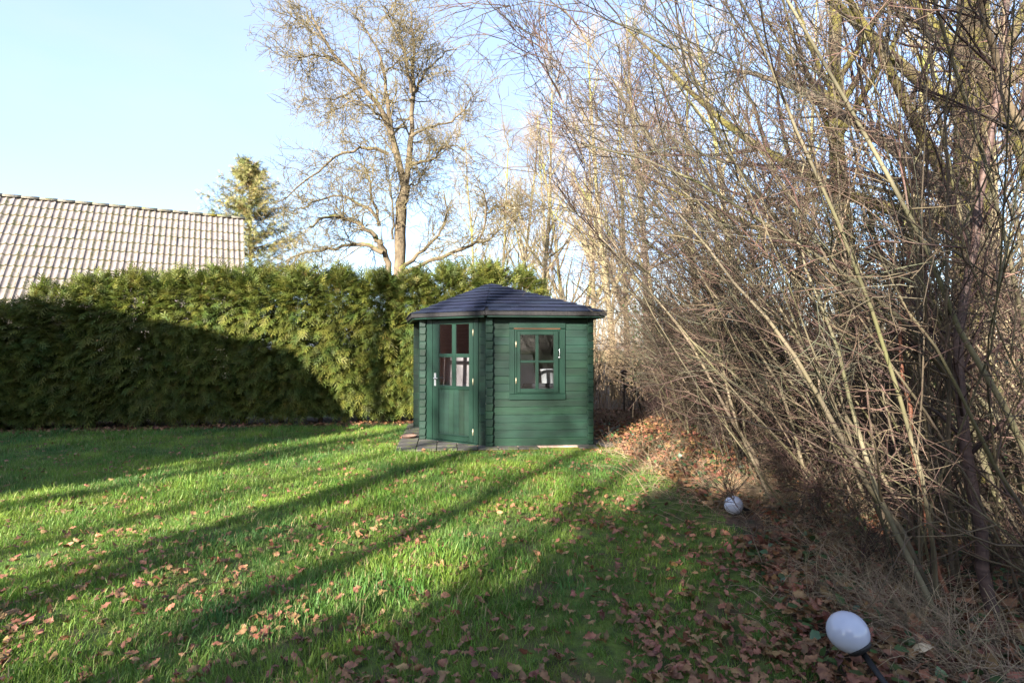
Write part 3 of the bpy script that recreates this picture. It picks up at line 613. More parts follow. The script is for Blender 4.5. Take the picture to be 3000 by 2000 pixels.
BT = [  # x in the photo, distance, scale, rotation, variant, label
    (1580, 22.0, 1.0, .3, 0, 'tall pale bare tree standing right behind the shed roof ridge'),
    (1500, 27.0, 1.05, 1.3, 1, 'pale slender tree left of the tallest pale trunk, behind the pear tree'),
    (1668, 26.0, 1.02, 2.2, 2, 'pale thin tree just left of the shed roof tip, far behind'),
    (1735, 19.0, .86, 3.2, 1, 'slim sunlit tree above the right eave of the shed'),
    (1800, 17.0, .92, 4.1, 0, 'slim pale tree right of the shed, straight yellowish trunk'),
    (1845, 23.0, 1.1, .9, 2, 'far pale tree behind the gap right of the shed'),
    (1930, 20.0, 1.1, 5.3, 1, 'pale tree behind the near end of the thicket'),
    (2040, 24.0, 1.2, 2.9, 0, 'tall pale tree seen through the middle of the thicket'),
    (2180, 18.0, 1.15, 1.9, 2, 'pale trunk behind the thicket left of the ivy-clad tree'),
    (2330, 22.0, 1.2, .2, 1, 'distant pale trunk just left of the ivy-clad tree'),
    (2640, 15.0, 1.15, 3.9, 2, 'thin grey trunk between the ivy-clad tree and the mossy trunk'),
    (1395, 31.0, 1.05, 3.6, 2, 'distant hazy bare tree right behind the right limbs of the pear tree'),
    (1620, 33.0, 1.15, 5.0, 0, 'farthest pale tree between the two pale trunks above the shed roof'),
    (1450, 25.0, .9, .6, 0, 'small pale tree above the peak of the shed roof'),
    (1700, 29.0, 1.1, 2.0, 1, 'distant pale tree above the right slope of the shed roof'),
    (2960, 13.0, 1.2, 4.6, 0, 'thin trunk at the right edge of the photo'),
]
for px, Y, s, rz, v, lab in BT:
    p = at(px, HORIZON, Y); put_tree(pale[v], 'bare_tree', lab, (p[0], p[1], 0), rz, s, 'pale bare trees in the background')
# nest box on the slim trunk right of the shed
p = at(1828, 1097, 12.6); nb = empty('nest_box', (p[0], p[1], p[2] - .08)); tag(nb, 'small brown nest box on a post right of the shed', 'nest box')
V, F = bevbox(-.055, .055, -.055, .055, 0, .13, .004); obj('body', mesh('body', V, F, M['wood_in']), nb)
V = np.array([[-.1, -.1, .12], [.1, -.1, .12], [.1, .1, .12], [-.1, .1, .12], [0, -.1, .2], [0, .1, .2]]); obj('roof', mesh('roof', V, [[0, 1, 4], [2, 3, 5], [1, 2, 5, 4], [3, 0, 4, 5], [3, 2, 1, 0]], M['cherry']), nb)
V, F = lathe([(0, -p[2] + .08), (.022, -p[2] + .08), (.02, -.001), (0, -.001)], 8); obj('post', mesh('post', V, F, M['dark_bark']), nb)

# ------------------------------------------------------------------ old pear tree behind the hedge
def pear():
    Y0 = 14.0; r = np.random.default_rng(77)
    base = at(1168, HORIZON, Y0); base[2] = 0; t = empty('pear_tree', base); tag(t, 'large gnarled bare pear tree towering behind the hedge and shed', 'tree')
    def line(pts, r0, r1, dy=0.0, n=14):
        q = np.array([at(x, y, Y0) for x, y in pts]); s = np.linspace(0, 1, len(q)); u = np.linspace(0, 1, n)
        P = np.stack([np.interp(u, s, q[:, c]) for c in range(3)], 1); P[1:-1] = (P[:-2] + 2 * P[1:-1] + P[2:]) / 4; P[1:-1] = (P[:-2] + 2 * P[1:-1] + P[2:]) / 4
        P[:, 1] += dy * u + .10 * np.sin(u * 7 + r.uniform(0, 6)); sc_ = (P[:, 1] / Y0)[:, None]; P[:, [0]] *= sc_; P[:, [2]] = CAM_Z + (P[:, [2]] - CAM_Z) * sc_
        P += r.normal(0, .022, P.shape) * (u > 0)[:, None]
        R = (r0 + (r1 - r0) * u ** .8) * .60 * (1 + r.normal(0, .06, n)); return P - base, R
    trunk = [([(1168, 1200), (1166, 800), (1172, 700), (1174, 600), (1184, 545)], .27, .20, 0), ([(1140, 1200), (1140, 790), (1125, 735), (1098, 690)], .16, .12, .2)]
    limbs = [
        ([(1184, 548), (1165, 470), (1150, 400), (1140, 352), (1105, 290), (1060, 250), (1003, 190), (965, 140), (938, 100), (912, 45), (900, 20)], .16, .03, -.3),
        ([(1150, 400), (1140, 330), (1124, 270), (1128, 206), (1108, 150), (1085, 95), (1055, 65), (1035, 35)], .10, .025, .5),
        ([(1184, 548), (1198, 490), (1202, 400), (1206, 330), (1203, 270), (1206, 200), (1215, 100), (1208, 60), (1200, 25)], .15, .03, .3),
        ([(1205, 290), (1225, 235), (1262, 185), (1300, 150), (1340, 135)], .07, .02, .6),
        ([(1203, 270), (1190, 180), (1160, 90), (1138, 45), (1125, 15)], .07, .02, -.7),
        ([(1136, 450), (1105, 435), (1074, 428), (1030, 432), (993, 445), (950, 480), (906, 515), (846, 560), (800, 600)], .085, .02, -.8),
        ([(1098, 690), (1060, 655), (1010, 637), (960, 633), (925, 645), (905, 670)], .10, .03, -1.0),
        ([(1110, 660), (1095, 610), (1050, 600), (1003, 566), (960, 575), (906, 592), (880, 610)], .08, .025, -.4),
        ([(1120, 740), (1090, 715), (1040, 715), (990, 725), (950, 735), (910, 735), (870, 740), (840, 760)], .10, .03, .7),
        ([(1105, 640), (1085, 545), (1075, 500), (1060, 480), (1020, 455)], .06, .018, .9),
        ([(1200, 400), (1245, 375), (1290, 362), (1334, 347), (1370, 300), (1400, 262)], .075, .018, .5),
        ([(1205, 480), (1235, 470), (1268, 470), (1285, 440), (1300, 425), (1350, 425), (1390, 470)], .07, .018, -.6),
        ([(1190, 540), (1215, 545), (1228, 530), (1240, 500), (1260, 470)], .05, .02, .8),
        ([(1170, 790), (1210, 760), (1250, 720), (1280, 695), (1300, 670), (1310, 620), (1300, 560)], .10, .025, .3),
        ([(1180, 800), (1240, 770), (1296, 752), (1340, 730), (1380, 720), (1412, 712), (1424, 660), (1428, 620), (1425, 570), (1395, 540)], .10, .025, -.6),
        ([(1428, 625), (1470, 598), (1510, 592), (1550, 600)], .045, .012, .4),
        ([(1412, 712), (1470, 670), (1500, 640), (1525, 600)], .045, .012, -.3),
        ([(1140, 352), (1100, 330), (1060, 295), (1030, 290), (1000, 310), (960, 330)], .06, .015, -.6),
        ([(1060, 250), (1020, 270), (975, 290), (920, 285), (880, 290)], .05, .014, .6),
        ([(1003, 190), (960, 170), (915, 150), (880, 165), (855, 190)], .04, .012, -.5),
        ([(938, 110), (900, 80), (870, 50), (845, 40)], .03, .01, .5),
        ([(1150, 700), (1148, 600), (1140, 540), (1130, 480)], .05, .02, -.5),
        ([(1128, 206), (1170, 170), (1195, 130), (1230, 110)], .04, .012, -.4)]
    def build(lst, k):
        out = []
        for pts, a, b, dy in lst:
            P, R = line(pts, a, b, dy); out.append((P, R))
        return np.stack([o[0] for o in out]), np.stack([o[1] for o in out])
    PT, RT = build(trunk, 12); PL, RL = build(limbs, 8)
    [obj('trunk', mesh('trunk', *tubes(PT[i:i + 1], RT[i:i + 1], 12), M['pear_bark'], True), t) for i in range(len(PT))]; [obj('limb', mesh('limb', *tubes(PL[i:i + 1], RL[i:i + 1], 8), M['pear_bark'], True), t) for i in range(len(PL))]
    p, d, rad, tt = kids(PL, RL, 24, .10, 1.0, .95, r); L = r.uniform(.35, 1.35, len(p)); B = grow(p, d, L, 8, .22, (0, 0, .03), r); RB = taper(np.clip(rad * .35, .010, .028), 8, .35)
    q = [tubes(B, RB, 5)]
    p, d, rad, tt = kids(B, RB, 8, .15, 1.0, .9, r); B2 = grow(p, d, r.uniform(.18, .7, len(p)), 6, .28, (0, 0, -.02), r); R2 = taper(np.clip(rad * .6, .006, .011), 6, .5); q.append(tubes(B2, R2, 4))
    p, d, rad, tt = kids(B2, R2, 2, .1, 1.0, 1.0, r); B3 = grow(p, d, r.uniform(.06, .30, len(p)), 3, .25, (0, 0, .05), r); q.append(tubes(B3, taper(np.full(len(p), .0055), 3, .7), 3))
    V, F = join(q); obj('crown', mesh('crown', V, F, M['pear_twig'], True), t)
pear()
# ------------------------------------------------------------------ thicket along the right side
def shrub(seed, n0=17, Lm=4.4, lean=(-.24, -.03), sp=.15, arch=-.012, n1=8, n2=5, n3=2, r0=.016, spread=.30, shoots=9, tk=.20, lv=.45, wob=.10):
    """multi-stemmed bare shrub leaning to -x: list of single stem meshes plus one mesh of twigs"""
    r = np.random.default_rng(seed); n = n0 + shoots
    P0 = np.stack([r.normal(0, spread, n), r.normal(0, spread, n), np.full(n, -.03)], 1)
    D = np.stack([lean[0] + r.normal(0, sp * .6, n) + P0[:, 0] * .3, lean[1] + r.normal(0, sp * 1.2, n) + P0[:, 1] * .3, np.ones(n)], 1)
    L = Lm * r.uniform(1.0 - lv, 1.0 + lv * .45, n); L[n0:] = r.uniform(.4, 1.3, shoots); D[n0:] += r.normal(.05, .22, (shoots, 3)) * [1, 1, 0]
    P = grow(P0, D, L, 12, wob, (-.005, 0, arch), r); R = taper(r0 * (.5 + 1.1 * r.random(n) ** 2) * np.where(np.arange(n) < n0, 1, .45), 12, .22, .9)
    stems = []
    for i in range(n0): V, F = tubes(P[i:i + 1], R[i:i + 1], 7); stems.append(mesh('stem', V, F, M['stem'], True))
    tw = [tubes(P[n0:], R[n0:], 4)]
    p, d, rad, t = kids(P, R, n1, tk, .97, .55, r); L1 = np.repeat(L, n1) * .27 * (1.15 - .7 * t) * r.uniform(.5, 1.3, len(t)); B1 = grow(p, d, L1, 8, .13, (-.006, 0, -.018), r); R1 = taper(np.clip(rad * .5, .0045, .011), 8, .4); tw.append(tubes(B1, R1, 4))
    p, d, rad, t = kids(B1, R1, n2, .15, 1.0, .7, r); L2_ = np.repeat(L1, n2) * .5 * r.uniform(.4, 1.2, len(t)) + .08; B2 = grow(p, d, L2_, 5, .17, (-.01, 0, 0), r); R2 = taper(np.clip(rad * .6, .0028, .006), 5, .5); tw.append(tubes(B2, R2, 3))
    if n3:
        p, d, rad, t = kids(B2, R2, n3, .2, 1.0, .7, r); B3 = grow(p, d, r.uniform(.05, .26, len(p)), 3, .1, (0, 0, .03), r); tw.append(tubes(B3, taper(np.full(len(p), .0024), 3, .6), 3))
    V, F = join(tw); tn = np.concatenate([np.repeat(r.random(len(v) // m_), m_) for (v, f), m_ in zip(tw, (48, 32, 15, 9))]); return stems, mesh('twigs', V, F, M['twig'], True, tint=tn)
SH = [shrub(s, n0=20, n1=7) for s in (101, 102, 103)] + [shrub(104, n0=18, Lm=2.9, lean=(-.16, -.05), arch=-.02, sp=.17), shrub(105, n0=11, Lm=5.3, lean=(-.25, -.02), arch=-.010, sp=.13, tk=.35, shoots=3, r0=.0135, wob=.06, lv=.3), shrub(106, n0=12, Lm=2.3, lean=(-.40, .1), arch=-.004, sp=.16, n1=8, r0=.011, shoots=2), shrub(107, n0=8, Lm=5.4, lean=(-.50, .02), arch=-.004, sp=.09, n1=11, tk=.62, lv=.2, shoots=2, r0=.0125, wob=.05)]
rs = np.random.default_rng(9)
ROW = [  # x, y, variant, rotation, scale, where
    (2.35, 3.75, 4, .15, .92, 'bare shrub nearest the camera, many olive stems rising behind the near globe lamp'),
    (2.95, 3.35, 0, -.2, .95, 'bare shrub at the bottom right corner, thin stems behind the pale leaf'),
    (3.25, 4.8, 1, -.1, .95, 'second bare shrub along the lawn edge, just past the near globe lamp'),
    (3.15, 5.85, 0, -.1, 1.0, 'bare shrub right behind the fallen globe lamp'),
    (3.15, 6.6, 3, .25, 1.1, 'low wide bare shrub, next beyond the fallen globe lamp'),
    (3.3, 7.6, 2, 0, 1.0, 'leaning bare shrub halfway between the fallen lamp and the shed'),
    (3.6, 8.7, 0, -.15, .85, 'bare shrub level with the front wall of the shed'),
    (3.4, 9.7, 3, .1, 1.15, 'bare shrub level with the right wall of the shed'),
    (3.5, 10.9, 1, .2, .8, 'bare shrub at the far end of the lawn edge'),
    (3.2, 12.4, 3, .3, .9, 'brown bare shrub behind the shed on the right, next to the gap'),
    (1.0, 13.6, 3, 1.2, 1.0, 'bare shrub hidden mostly behind the shed, right of the hedge end'),
    (3.55, 2.75, 5, .1, 1.0, 'bare shrub reaching in from the right edge, limbs almost level'),
    (4.0, 4.3, 5, -.15, 1.1, 'bare shrub with long level limbs crossing in front of the thick mossy trunk'),
    (3.0, 4.25, 6, .05, 1.05, 'bare shrub whose long dark limbs arch far left into the open sky'),
    (3.3, 5.35, 6, -.12, 1.05, 'arching bare shrub just behind the fallen lamp, tips reaching above the shed'),
    (3.9, 3.9, 2, .1, 1.05, 'back-row bare shrub at the right edge, in front of the mossy trunk'),
    (3.9, 5.2, 4, 0, 1.1, 'tall back-row bare shrub left of the mossy trunk, its limbs cross the sky'),
    (4.0, 6.6, 1, -.2, 1.15, 'tall back-row bare shrub beside the ivy-clad tree'),
    (4.2, 8.2, 0, .2, 1.1, 'tall back-row bare shrub behind the fallen lamp'),
    (4.2, 9.9, 2, 0, 1.1, 'back-row bare shrub in the far half of the thicket'),
    (4.1, 11.8, 1, .3, .95, 'farthest back-row bare shrub beside the path gap'),
    (5.2, 5.0, 3, -.3, 1.3, 'bare shrub deep in the thicket at the right edge'),
    (5.6, 8.4, 1, .5, 1.25, 'bare shrub deep in the thicket behind the ivy-clad tree'),
    (5.4, 11.0, 0, .4, 1.25, 'deepest bare shrub of the thicket, barely seen'),
]
for x, y, v, rz, s, lab in ROW:
    t = empty('bare_shrub', (x, y, 0), rz, s); tag(t, lab, 'shrub', 'bare shrubs along the right side of the lawn')
    stems, tw = SH[v]
    for m_ in stems: obj('stem', m_, t)
    obj('twigs', tw, t)

# larger trees standing in the thicket
big = bare_tree(201, H=11, r0=.215, n1=18, ang1=.95, up1=.05, L1=.40, n2=7, n3=5, bark='moss_bark', twig='twig', t0=.22, k0=14, lean=(-.02, 0), wob=.012, rt=.006, L3=.7, tip=.4, split=True)
p = at(2845, HORIZON, 6.6); put_tree(big, 'mossy_tree', 'thick mossy tree trunk near the right edge of the photo', (p[0], p[1], 0), 2.6, 1.0)
big2 = bare_tree(205, H=11, r0=.16, n1=20, ang1=.85, up1=.07, L1=.36, n2=7, n3=5, bark='moss_bark', twig='twig', t0=.25, k0=12, wob=.018, rt=.006, L3=.7, tip=.3, split=True)
p2 = at(2510, HORIZON, 8.6); put_tree(big2, 'mossy_tree', 'slimmer mossy tree with ivy on its trunk, left of the thick one', (p2[0], p2[1], 0), .8, 1.0)
dk = bare_tree(207, H=7.5, r0=.10, n1=18, ang1=.8, up1=.08, L1=.36, n2=6, n3=5, bark='dark_bark', twig='twig', t0=.28, k0=10, lean=(-.12, 0), wob=.05, rt=.006, split=True)
p = at(1915, HORIZON, 13.2); put_tree(dk, 'leaning_tree', 'dark crooked tree leaning left, right of the shed behind the thicket', (p[0], p[1], 0), 0.0, 1.0)
# long leaning limbs that cross the upper right corner, a dark young tree and a reddish stem
def pole(name, label, pts, r0, r1, m, nk=16, cat='tree', seed=1, twl=1.0):
    r = np.random.default_rng(seed); q = np.array(pts, float); s = np.linspace(0, 1, len(q)); u = np.linspace(0, 1, 18)
    P = np.stack([np.interp(u, s, q[:, c]) for c in range(3)], 1)
    for _ in range(2): P[1:-1] = (P[:-2] + 2 * P[1:-1] + P[2:]) / 4
    P += r.normal(0, .006, P.shape); R = (r0 + (r1 - r0) * u) * (1 + r.normal(0, .04, 18))
    b = P[0].copy(); b[2] = 0; t = empty(name, b); tag(t, label, cat); P = P - b
    obj('trunk', mesh('trunk', *tubes(P[None], R[None], 9), m, True), t)
    p, d, rad, tt = kids(P[None], R[None], nk, .25, 1.0, .8, r); B = grow(p, d, twl * r.uniform(.5, 1.5, len(p)), 7, .09, (-.02, 0, .02), r); RB = taper(np.clip(rad * .4, .004, .016), 7, .3); q_ = [tubes(B, RB, 5)]
    p, d, rad, tt = kids(B, RB, 6, .2, 1.0, .6, r); q_.append(tubes(grow(p, d, twl * r.uniform(.15, .6, len(p)), 4, .1, (0, 0, .02), r), taper(np.full(len(p), .0035), 4, .5), 3))
    V, F = join(q_); obj('crown', mesh('crown', V, F, M['twig'], True), t)
def gp(px, py): return ground_at(px, py) - np.array([0, 0, .05])
pole('young_cherry_tree', 'slender purple-brown young tree rising from the bottom right corner', [gp(2910, 1830), at(2870, 1620, 3.15), at(2835, 1350, 3.2), at(2790, 1050, 3.25), at(2835, 850, 3.3), at(2880, 600, 3.4), at(2935, 250, 3.5), at(2970, -60, 3.6)], .034, .018, M['cherry'], 16, seed=3, twl=.7)
pole('red_stemmed_sapling', 'thin orange-red stem rising among the olive stems', [gp(2790, 1790), at(2730, 1620, 3.35), at(2680, 1400, 3.4), at(2655, 1150, 3.5), at(2625, 930, 3.6), at(2660, 760, 3.7), at(2700, 640, 3.8)], .013, .008, M['redstem'], 10, seed=4, twl=.6)
pole('leaning_sapling', 'dark limb slanting up to the left across the mossy trunk', [np.array([4.6, 4.6, 0]), at(2990, 900, 5.0), at(2900, 700, 5.2), at(2700, 480, 5.4), at(2560, 400, 5.6), at(2440, 300, 5.8), at(2300, 230, 6.0), at(2150, 200, 6.2)], .075, .018, M['dark_bark'], 24, seed=5)
pole('leaning_sapling', 'upper limb slanting left from the top right corner', [np.array([5.0, 5.0, 0]), at(3060, 700, 5.2), at(3000, 380, 5.3), at(2850, 170, 5.4), at(2740, 60, 5.5), at(2640, -40, 5.6), at(2500, -120, 5.8)], .075, .03, M['moss_bark'], 20, seed=6)
pole('crooked_sapling', 'pale crooked branch close to the camera at the upper right', [np.array([3.0, 2.75, 0]), at(3230, 900, 2.8), at(3030, 430, 2.75), at(2985, 350, 2.72), at(2950, 270, 2.7), at(2935, 180, 2.7), at(2905, 80, 2.65), at(2880, -60, 2.6)], .022, .012, M['pear_bark'], 12, seed=7, twl=.6)

# brushwood filling the wood behind, too fine to count
r = np.random.default_rng(303)
def brush(n, xr, yr, Lr, rad, lean=0.0):
    P0 = np.stack([r.uniform(*xr, n), r.uniform(*yr, n), np.full(n, -.02)], 1)
    D = np.stack([r.normal(lean, .28, n), r.normal(0, .28, n), np.ones(n)], 1); L = r.uniform(*Lr, n); P = grow(P0, D, L, 6, .07, (0, 0, -.01), r); R = taper(np.full(n, rad) * r.uniform(.5, 1.3, n), 6, .3); q = [tubes(P, R, 3)]
    p, d, ra, t = kids(P, R, 7, .2, 1.0, .6, r); q.append(tubes(grow(p, d, r.uniform(.2, .9, len(p)), 4, .12, (0, 0, .02), r), taper(np.full(len(p), rad * .42), 4, .5), 3)); return q
V, F = join(brush(420, (.9, 7), (13.5, 18), (1.2, 4.2), .012) + brush(500, (3.2, 16), (12, 20), (1.2, 4.2), .013) + brush(300, (6, 13), (4.5, 12), (1.0, 3.0), .010, -.1) + brush(420, (-3, 26), (21, 32), (2, 5.5), .018))
tag(obj('brushwood', mesh('brushwood', V, F, M['brush'], True)), 'dense brown brushwood filling the wood behind the shed and shrubs', 'brushwood', kind='stuff')
V, F = join(brush(150, (2.5, 3.9), (3.0, 12.5), (.4, 1.3), .005, -.1))
tag(obj('undergrowth_shoots', mesh('undergrowth_shoots', V, F, M['twig'], True)), 'thin brown shoots crowding the foot of the shrubs', 'undergrowth', kind='stuff')

# ------------------------------------------------------------------ ivy
IV = np.array([[0, 0, 0], [.30, .38, .02], [.62, .30, .0], [1.0, 0, -.08], [.62, -.30, .0], [.30, -.38, .02], [.42, 0, .06]]); IF = np.array([[0, 6, 1], [1, 6, 2], [2, 6, 3], [3, 6, 4], [4, 6, 5], [5, 6, 0]])
def ivy_on(px_base, Y, z0, z1, rad, n, label, seed, spread=.12):
    r_ = np.random.default_rng(seed); b = at(px_base, HORIZON, Y); a = r_.uniform(0, 2 * np.pi, n); z = r_.uniform(z0, z1, n); rr_ = rad + np.abs(r_.normal(0, spread, n)) * (.6 + .8 * np.sin(z * 3 + a) ** 2)
    T = np.stack([np.cos(a) * rr_, np.sin(a) * rr_, z], 1); d = norm(np.stack([np.cos(a), np.sin(a), np.full(n, -.7)], 1) + r_.normal(0, .4, (n, 3)))
    V, F = place(IV, IF, frame_m(d, r_) * r_.uniform(.05, .095, n)[:, None, None], T)
    o = obj('climbing_ivy', mesh('climbing_ivy', V, F, M['ivy'], tint=np.repeat(r_.uniform(0, 1, n), 7)), None, (b[0], b[1], 0)); tag(o, label, 'ivy')
ivy_on(2510, 8.6, .3, 3.6, .15, 1500, 'dark ivy wrapped round the slimmer mossy trunk', 1)
ivy_on(2845, 6.6, .0, 1.5, .22, 900, 'ivy at the foot of the thick mossy trunk', 2)
ivy_on(1905, 13.2, .6, 2.6, .2, 500, 'yellow-green leafy climber beside the crooked tree right of the shed', 3, .25)
n = 2600; T = np.stack([np.zeros(n), r.uniform(2.2, 11, n), r.uniform(.03, .12, n)], 1); T[:, 0] = lawn_edge(T[:, 1]) + np.abs(r.normal(0, 1, n)) * 1.3 - .15
d = norm(np.stack([r.normal(0, 1, n), r.normal(0, 1, n), r.normal(.1, .3, n)], 1)); up_ = norm(r.normal(0, .35, (n, 3)) + [0, 0, 1]); y_ = norm(np.cross(up_, d)); m_ = np.stack([d, y_, np.cross(d, y_)], -1)
kp = ~((np.abs(T[:, 0] - 1.93) < .24) & (np.abs(T[:, 1] - 4.85) < .42)); T, m_ = T[kp], m_[kp]; n = len(T); V, F = place(IV, IF, m_ * r.uniform(.03, .075, n)[:, None, None], T)
tag(obj('ivy_ground_cover', mesh('ivy_ground_cover', V, F, M['ivy'], tint=np.repeat(r.uniform(0, 1, n), 7))), 'dark ivy leaves spread over the ground under the shrubs', 'ivy', kind='stuff')

# ------------------------------------------------------------------ garden lamps
def lamp(loc, axis, label, stake, crack, zrot=0.0):
    ax = Vector(axis).normalized(); t = bpy.data.objects.new('globe_lamp', None); COL.objects.link(t); t.location = loc; t.empty_display_size = .1
    t.rotation_mode = 'QUATERNION'; t.rotation_quaternion = ax.to_track_quat('Z', 'Y'); tag(t, label, 'lamp', 'white globe garden lamps')
    R_ = .082; th_ = np.linspace(-1.15, np.pi / 2, 22); V, F = lathe([(R_ * np.cos(a), R_ * np.sin(a)) for a in th_], 40); gl = obj('globe', mesh('globe', V, F, M['opal'], True), t)
    V, F = lathe([(0, -.085), (.036, -.085), (.050, -.074), (.052, -.062), (.0415, -.0605), (0, -.0605)], 28); obj('socket', mesh('socket', V, F, M['black_pl'], True), t)
    if stake: V, F = lathe([(0, -stake), (.004, -stake), (.0125, -stake + .1), (.0125, -.0855), (0, -.0855)], 12); obj('stake', mesh('stake', V, F, M['black_pl'], True), t)
    if crack:
        a = np.linspace(-.75, .95, 14); u_, v_ = np.array(crack[0]), np.array(crack[1]); P = np.array([(u_ * np.cos(x) + v_ * np.sin(x)) * (R_ + .0002) for x in a])[None]
        P += np.random.default_rng(2).normal(0, .0008, P.shape); V, F = tubes(P, np.full((1, 14), .0009), 4); obj('crack', mesh('crack', V, F, M['black_pl']), gl)
lp = at(2478, 1845, 2.42); lamp(lp, (-.46, .50, .80), 'near white globe lamp tilted on a black stake', .55, None)
lp2 = at(2147, 1477, 5.1); lp2[2] = max(lp2[2], .095)
ax2 = Vector((-.70, -.35, .30)).normalized(); q_inv = ax2.to_track_quat('Z', 'Y').inverted()
vw = Vector((-.36, -.92, .12)).normalized(); sd = Vector((.55, -.25, -.78)); sd = (sd - sd.dot(vw) * vw).normalized()
lamp(lp2, ax2, 'fallen white globe lamp with a dark crack lying by the shrubs', .32, (q_inv @ vw, q_inv @ sd))
# ------------------------------------------------------------------ fallen oak leaves
def oak_leaf(seed, n=15):
    r_ = np.random.default_rng(seed); t = np.linspace(0, 1, n); w_ = .25 * np.sin(np.pi * np.clip(t, .04, .97) ** .75) * (1 + .34 * np.cos(2 * np.pi * 3.6 * t + r_.uniform(0, 2))) + .015
    c1, c2, tw = r_.uniform(-1.3, 1.9), r_.uniform(-.6, 1.0), r_.normal(0, .5)
    V = []
    for ti, wi_ in zip(t, w_):
        for s in (-1, 0, 1): y = s * wi_ * (1 + .1 * r_.normal()); V.append((ti - .5, y, c1 * y * y * 2.0 + c2 * (ti - .5) ** 2 * .8 + tw * y * (ti - .5) + .03 * r_.normal()))
    V = np.array(V); V[:, 2] -= V[:, 2].min()
    F = np.array([[i * 3 + j, i * 3 + j + 1, i * 3 + j + 4, i * 3 + j + 3] for i in range(n - 1) for j in (0, 1)])
    return V, F
LV = [oak_leaf(s) for s in range(10)]; LM = [mesh('fallen_leaf', V, F, M['oakleaf_one'], True) for V, F in LV]
LVs = [oak_leaf(s, 10) for s in range(20, 28)]
r = np.random.default_rng(404)
# scatter: denser towards the camera and towards the shrubs
def scatter(n):
    Y = 2.3 + (r.random(n) ** 1.25) * 8.2; X = r.uniform(-1, 1, n) * (.98 * Y + .4)
    e_ = lawn_edge(Y); rel = X - e_
    den = .22 + .30 * np.exp(-(Y - 2.3) / 2.2) + .55 * np.exp(-np.clip(-rel, 0, 9) / .8) + .10 * (X > -1.5)
    clump = .5 + .9 * (np.sin(X * 2.1 + 1.3 * np.sin(Y * 1.7)) * np.sin(Y * 2.6 + X) > .05)
    keep = (r.random(n) < den * clump) & (rel < .35)
    keep &= ~((X > -1.7) & (X < 1.7) & (Y > 8.25) & (Y < 11.2))
    return X[keep], Y[keep]
X, Y = scatter(25000); order = np.argsort(Y); X, Y = X[order], Y[order]; vis = np.abs(X) < .92 * Y; near = np.where(vis)[0][:300]; mask = ~((X > 1.72) & (X < 2.1) & (Y > 4.55) & (Y < 5.25)); mask[near] = False
for i in near:
    s = r.uniform(.03, .088); o = obj('fallen_leaf', LM[r.integers(10)], None, (X[i], Y[i], r.uniform(.018, .044)), (r.normal(0, .35), r.normal(0, .35), r.uniform(0, 6.28)), s)
    tag(o, 'curled brown oak leaf lying loose on the near part of the lawn', 'leaf', 'fallen oak leaves on the near lawn')
def leaf_mass(X, Y, zr, sr, tilt):
    n = len(X); parts = []; tint = []; k = r.integers(0, len(LVs), n)
    for v in range(len(LVs)):
        i = np.where(k == v)[0]; nn = len(i); 
        if not nn: continue
        d = norm(np.stack([r.normal(0, 1, nn), r.normal(0, 1, nn), r.normal(0, tilt, nn)], 1)); u_ = norm(np.array([0, 0, 1.]) + r.normal(0, tilt, (nn, 3))); y = norm(np.cross(u_, d)); m_ = np.stack([d, y, np.cross(d, y)], -1) * r.uniform(*sr, nn)[:, None, None]
        parts.append(place(*LVs[v], m_, np.stack([X[i], Y[i], r.uniform(*zr, nn)], 1))); tint.append(np.repeat(np.clip(r.normal(.5, .28, nn), 0, 1), len(LVs[v][0])))
    V, F = join(parts); return V, F, np.concatenate(tint)
V, F, tn = leaf_mass(X[mask], Y[mask], (.010, .040), (.028, .075), .45)
tag(obj('scattered_leaves', mesh('scattered_leaves', V, F, M['oakleaf'], True, tint=tn)), 'brown oak leaves scattered over the farther lawn', 'leaves', kind='stuff')
n = 7000; Y = r.uniform(2.0, 13.5, n); X = lawn_edge(Y) + np.abs(r.normal(0, 1, n)) * 1.3 - .15; kp = ~((np.abs(X - 1.93) < .24) & (np.abs(Y - 4.85) < .42)); V, F, tn = leaf_mass(X[kp], Y[kp], (.01, .09), (.05, .11), .5)
n2 = 700; Xh = r.uniform(-10, -1.6, n2); Yh = np.interp(Xh, [-12, 2.2], [10.0, 12.5]) - .62 + r.normal(.15, .16, n2); V2, F2, tn2 = leaf_mass(Xh, Yh, (.01, .05), (.06, .10), .4)
n3 = 900; Xg = r.uniform(1.25, 3.2, n3); Yg = r.uniform(8.9, 13.4, n3); V3, F3, tn3 = leaf_mass(Xg, Yg, (.01, .05), (.06, .11), .4)
V, F = join([(V, F), (V2, F2), (V3, F3)])
tag(obj('leaf_litter', mesh('leaf_litter', V, F, M['oakleaf'], True, tint=np.concatenate([tn, tn2, tn3]))), 'thick brown leaf litter under the shrubs and along the hedge', 'leaves', kind='stuff')
V = np.array([[-.5, 0, 0], [-.25, .17, .03], [.1, .2, .05], [.5, 0, .0], [.1, -.2, .05], [-.25, -.17, .03], [-.1, 0, 0], [.2, 0, .02]]); p = ground_at(2722, 1975)
tag(obj('pale_leaf', mesh('pale_leaf', V, [[0, 6, 1], [1, 6, 7, 2], [2, 7, 3], [3, 7, 4], [4, 7, 6, 5], [5, 6, 0]], M['paleleaf'], True), None, (p[0], p[1] + .06, .10), (.9, -.5, -1.0), .11), 'single pale cream leaf among the dark litter at bottom right', 'leaf')

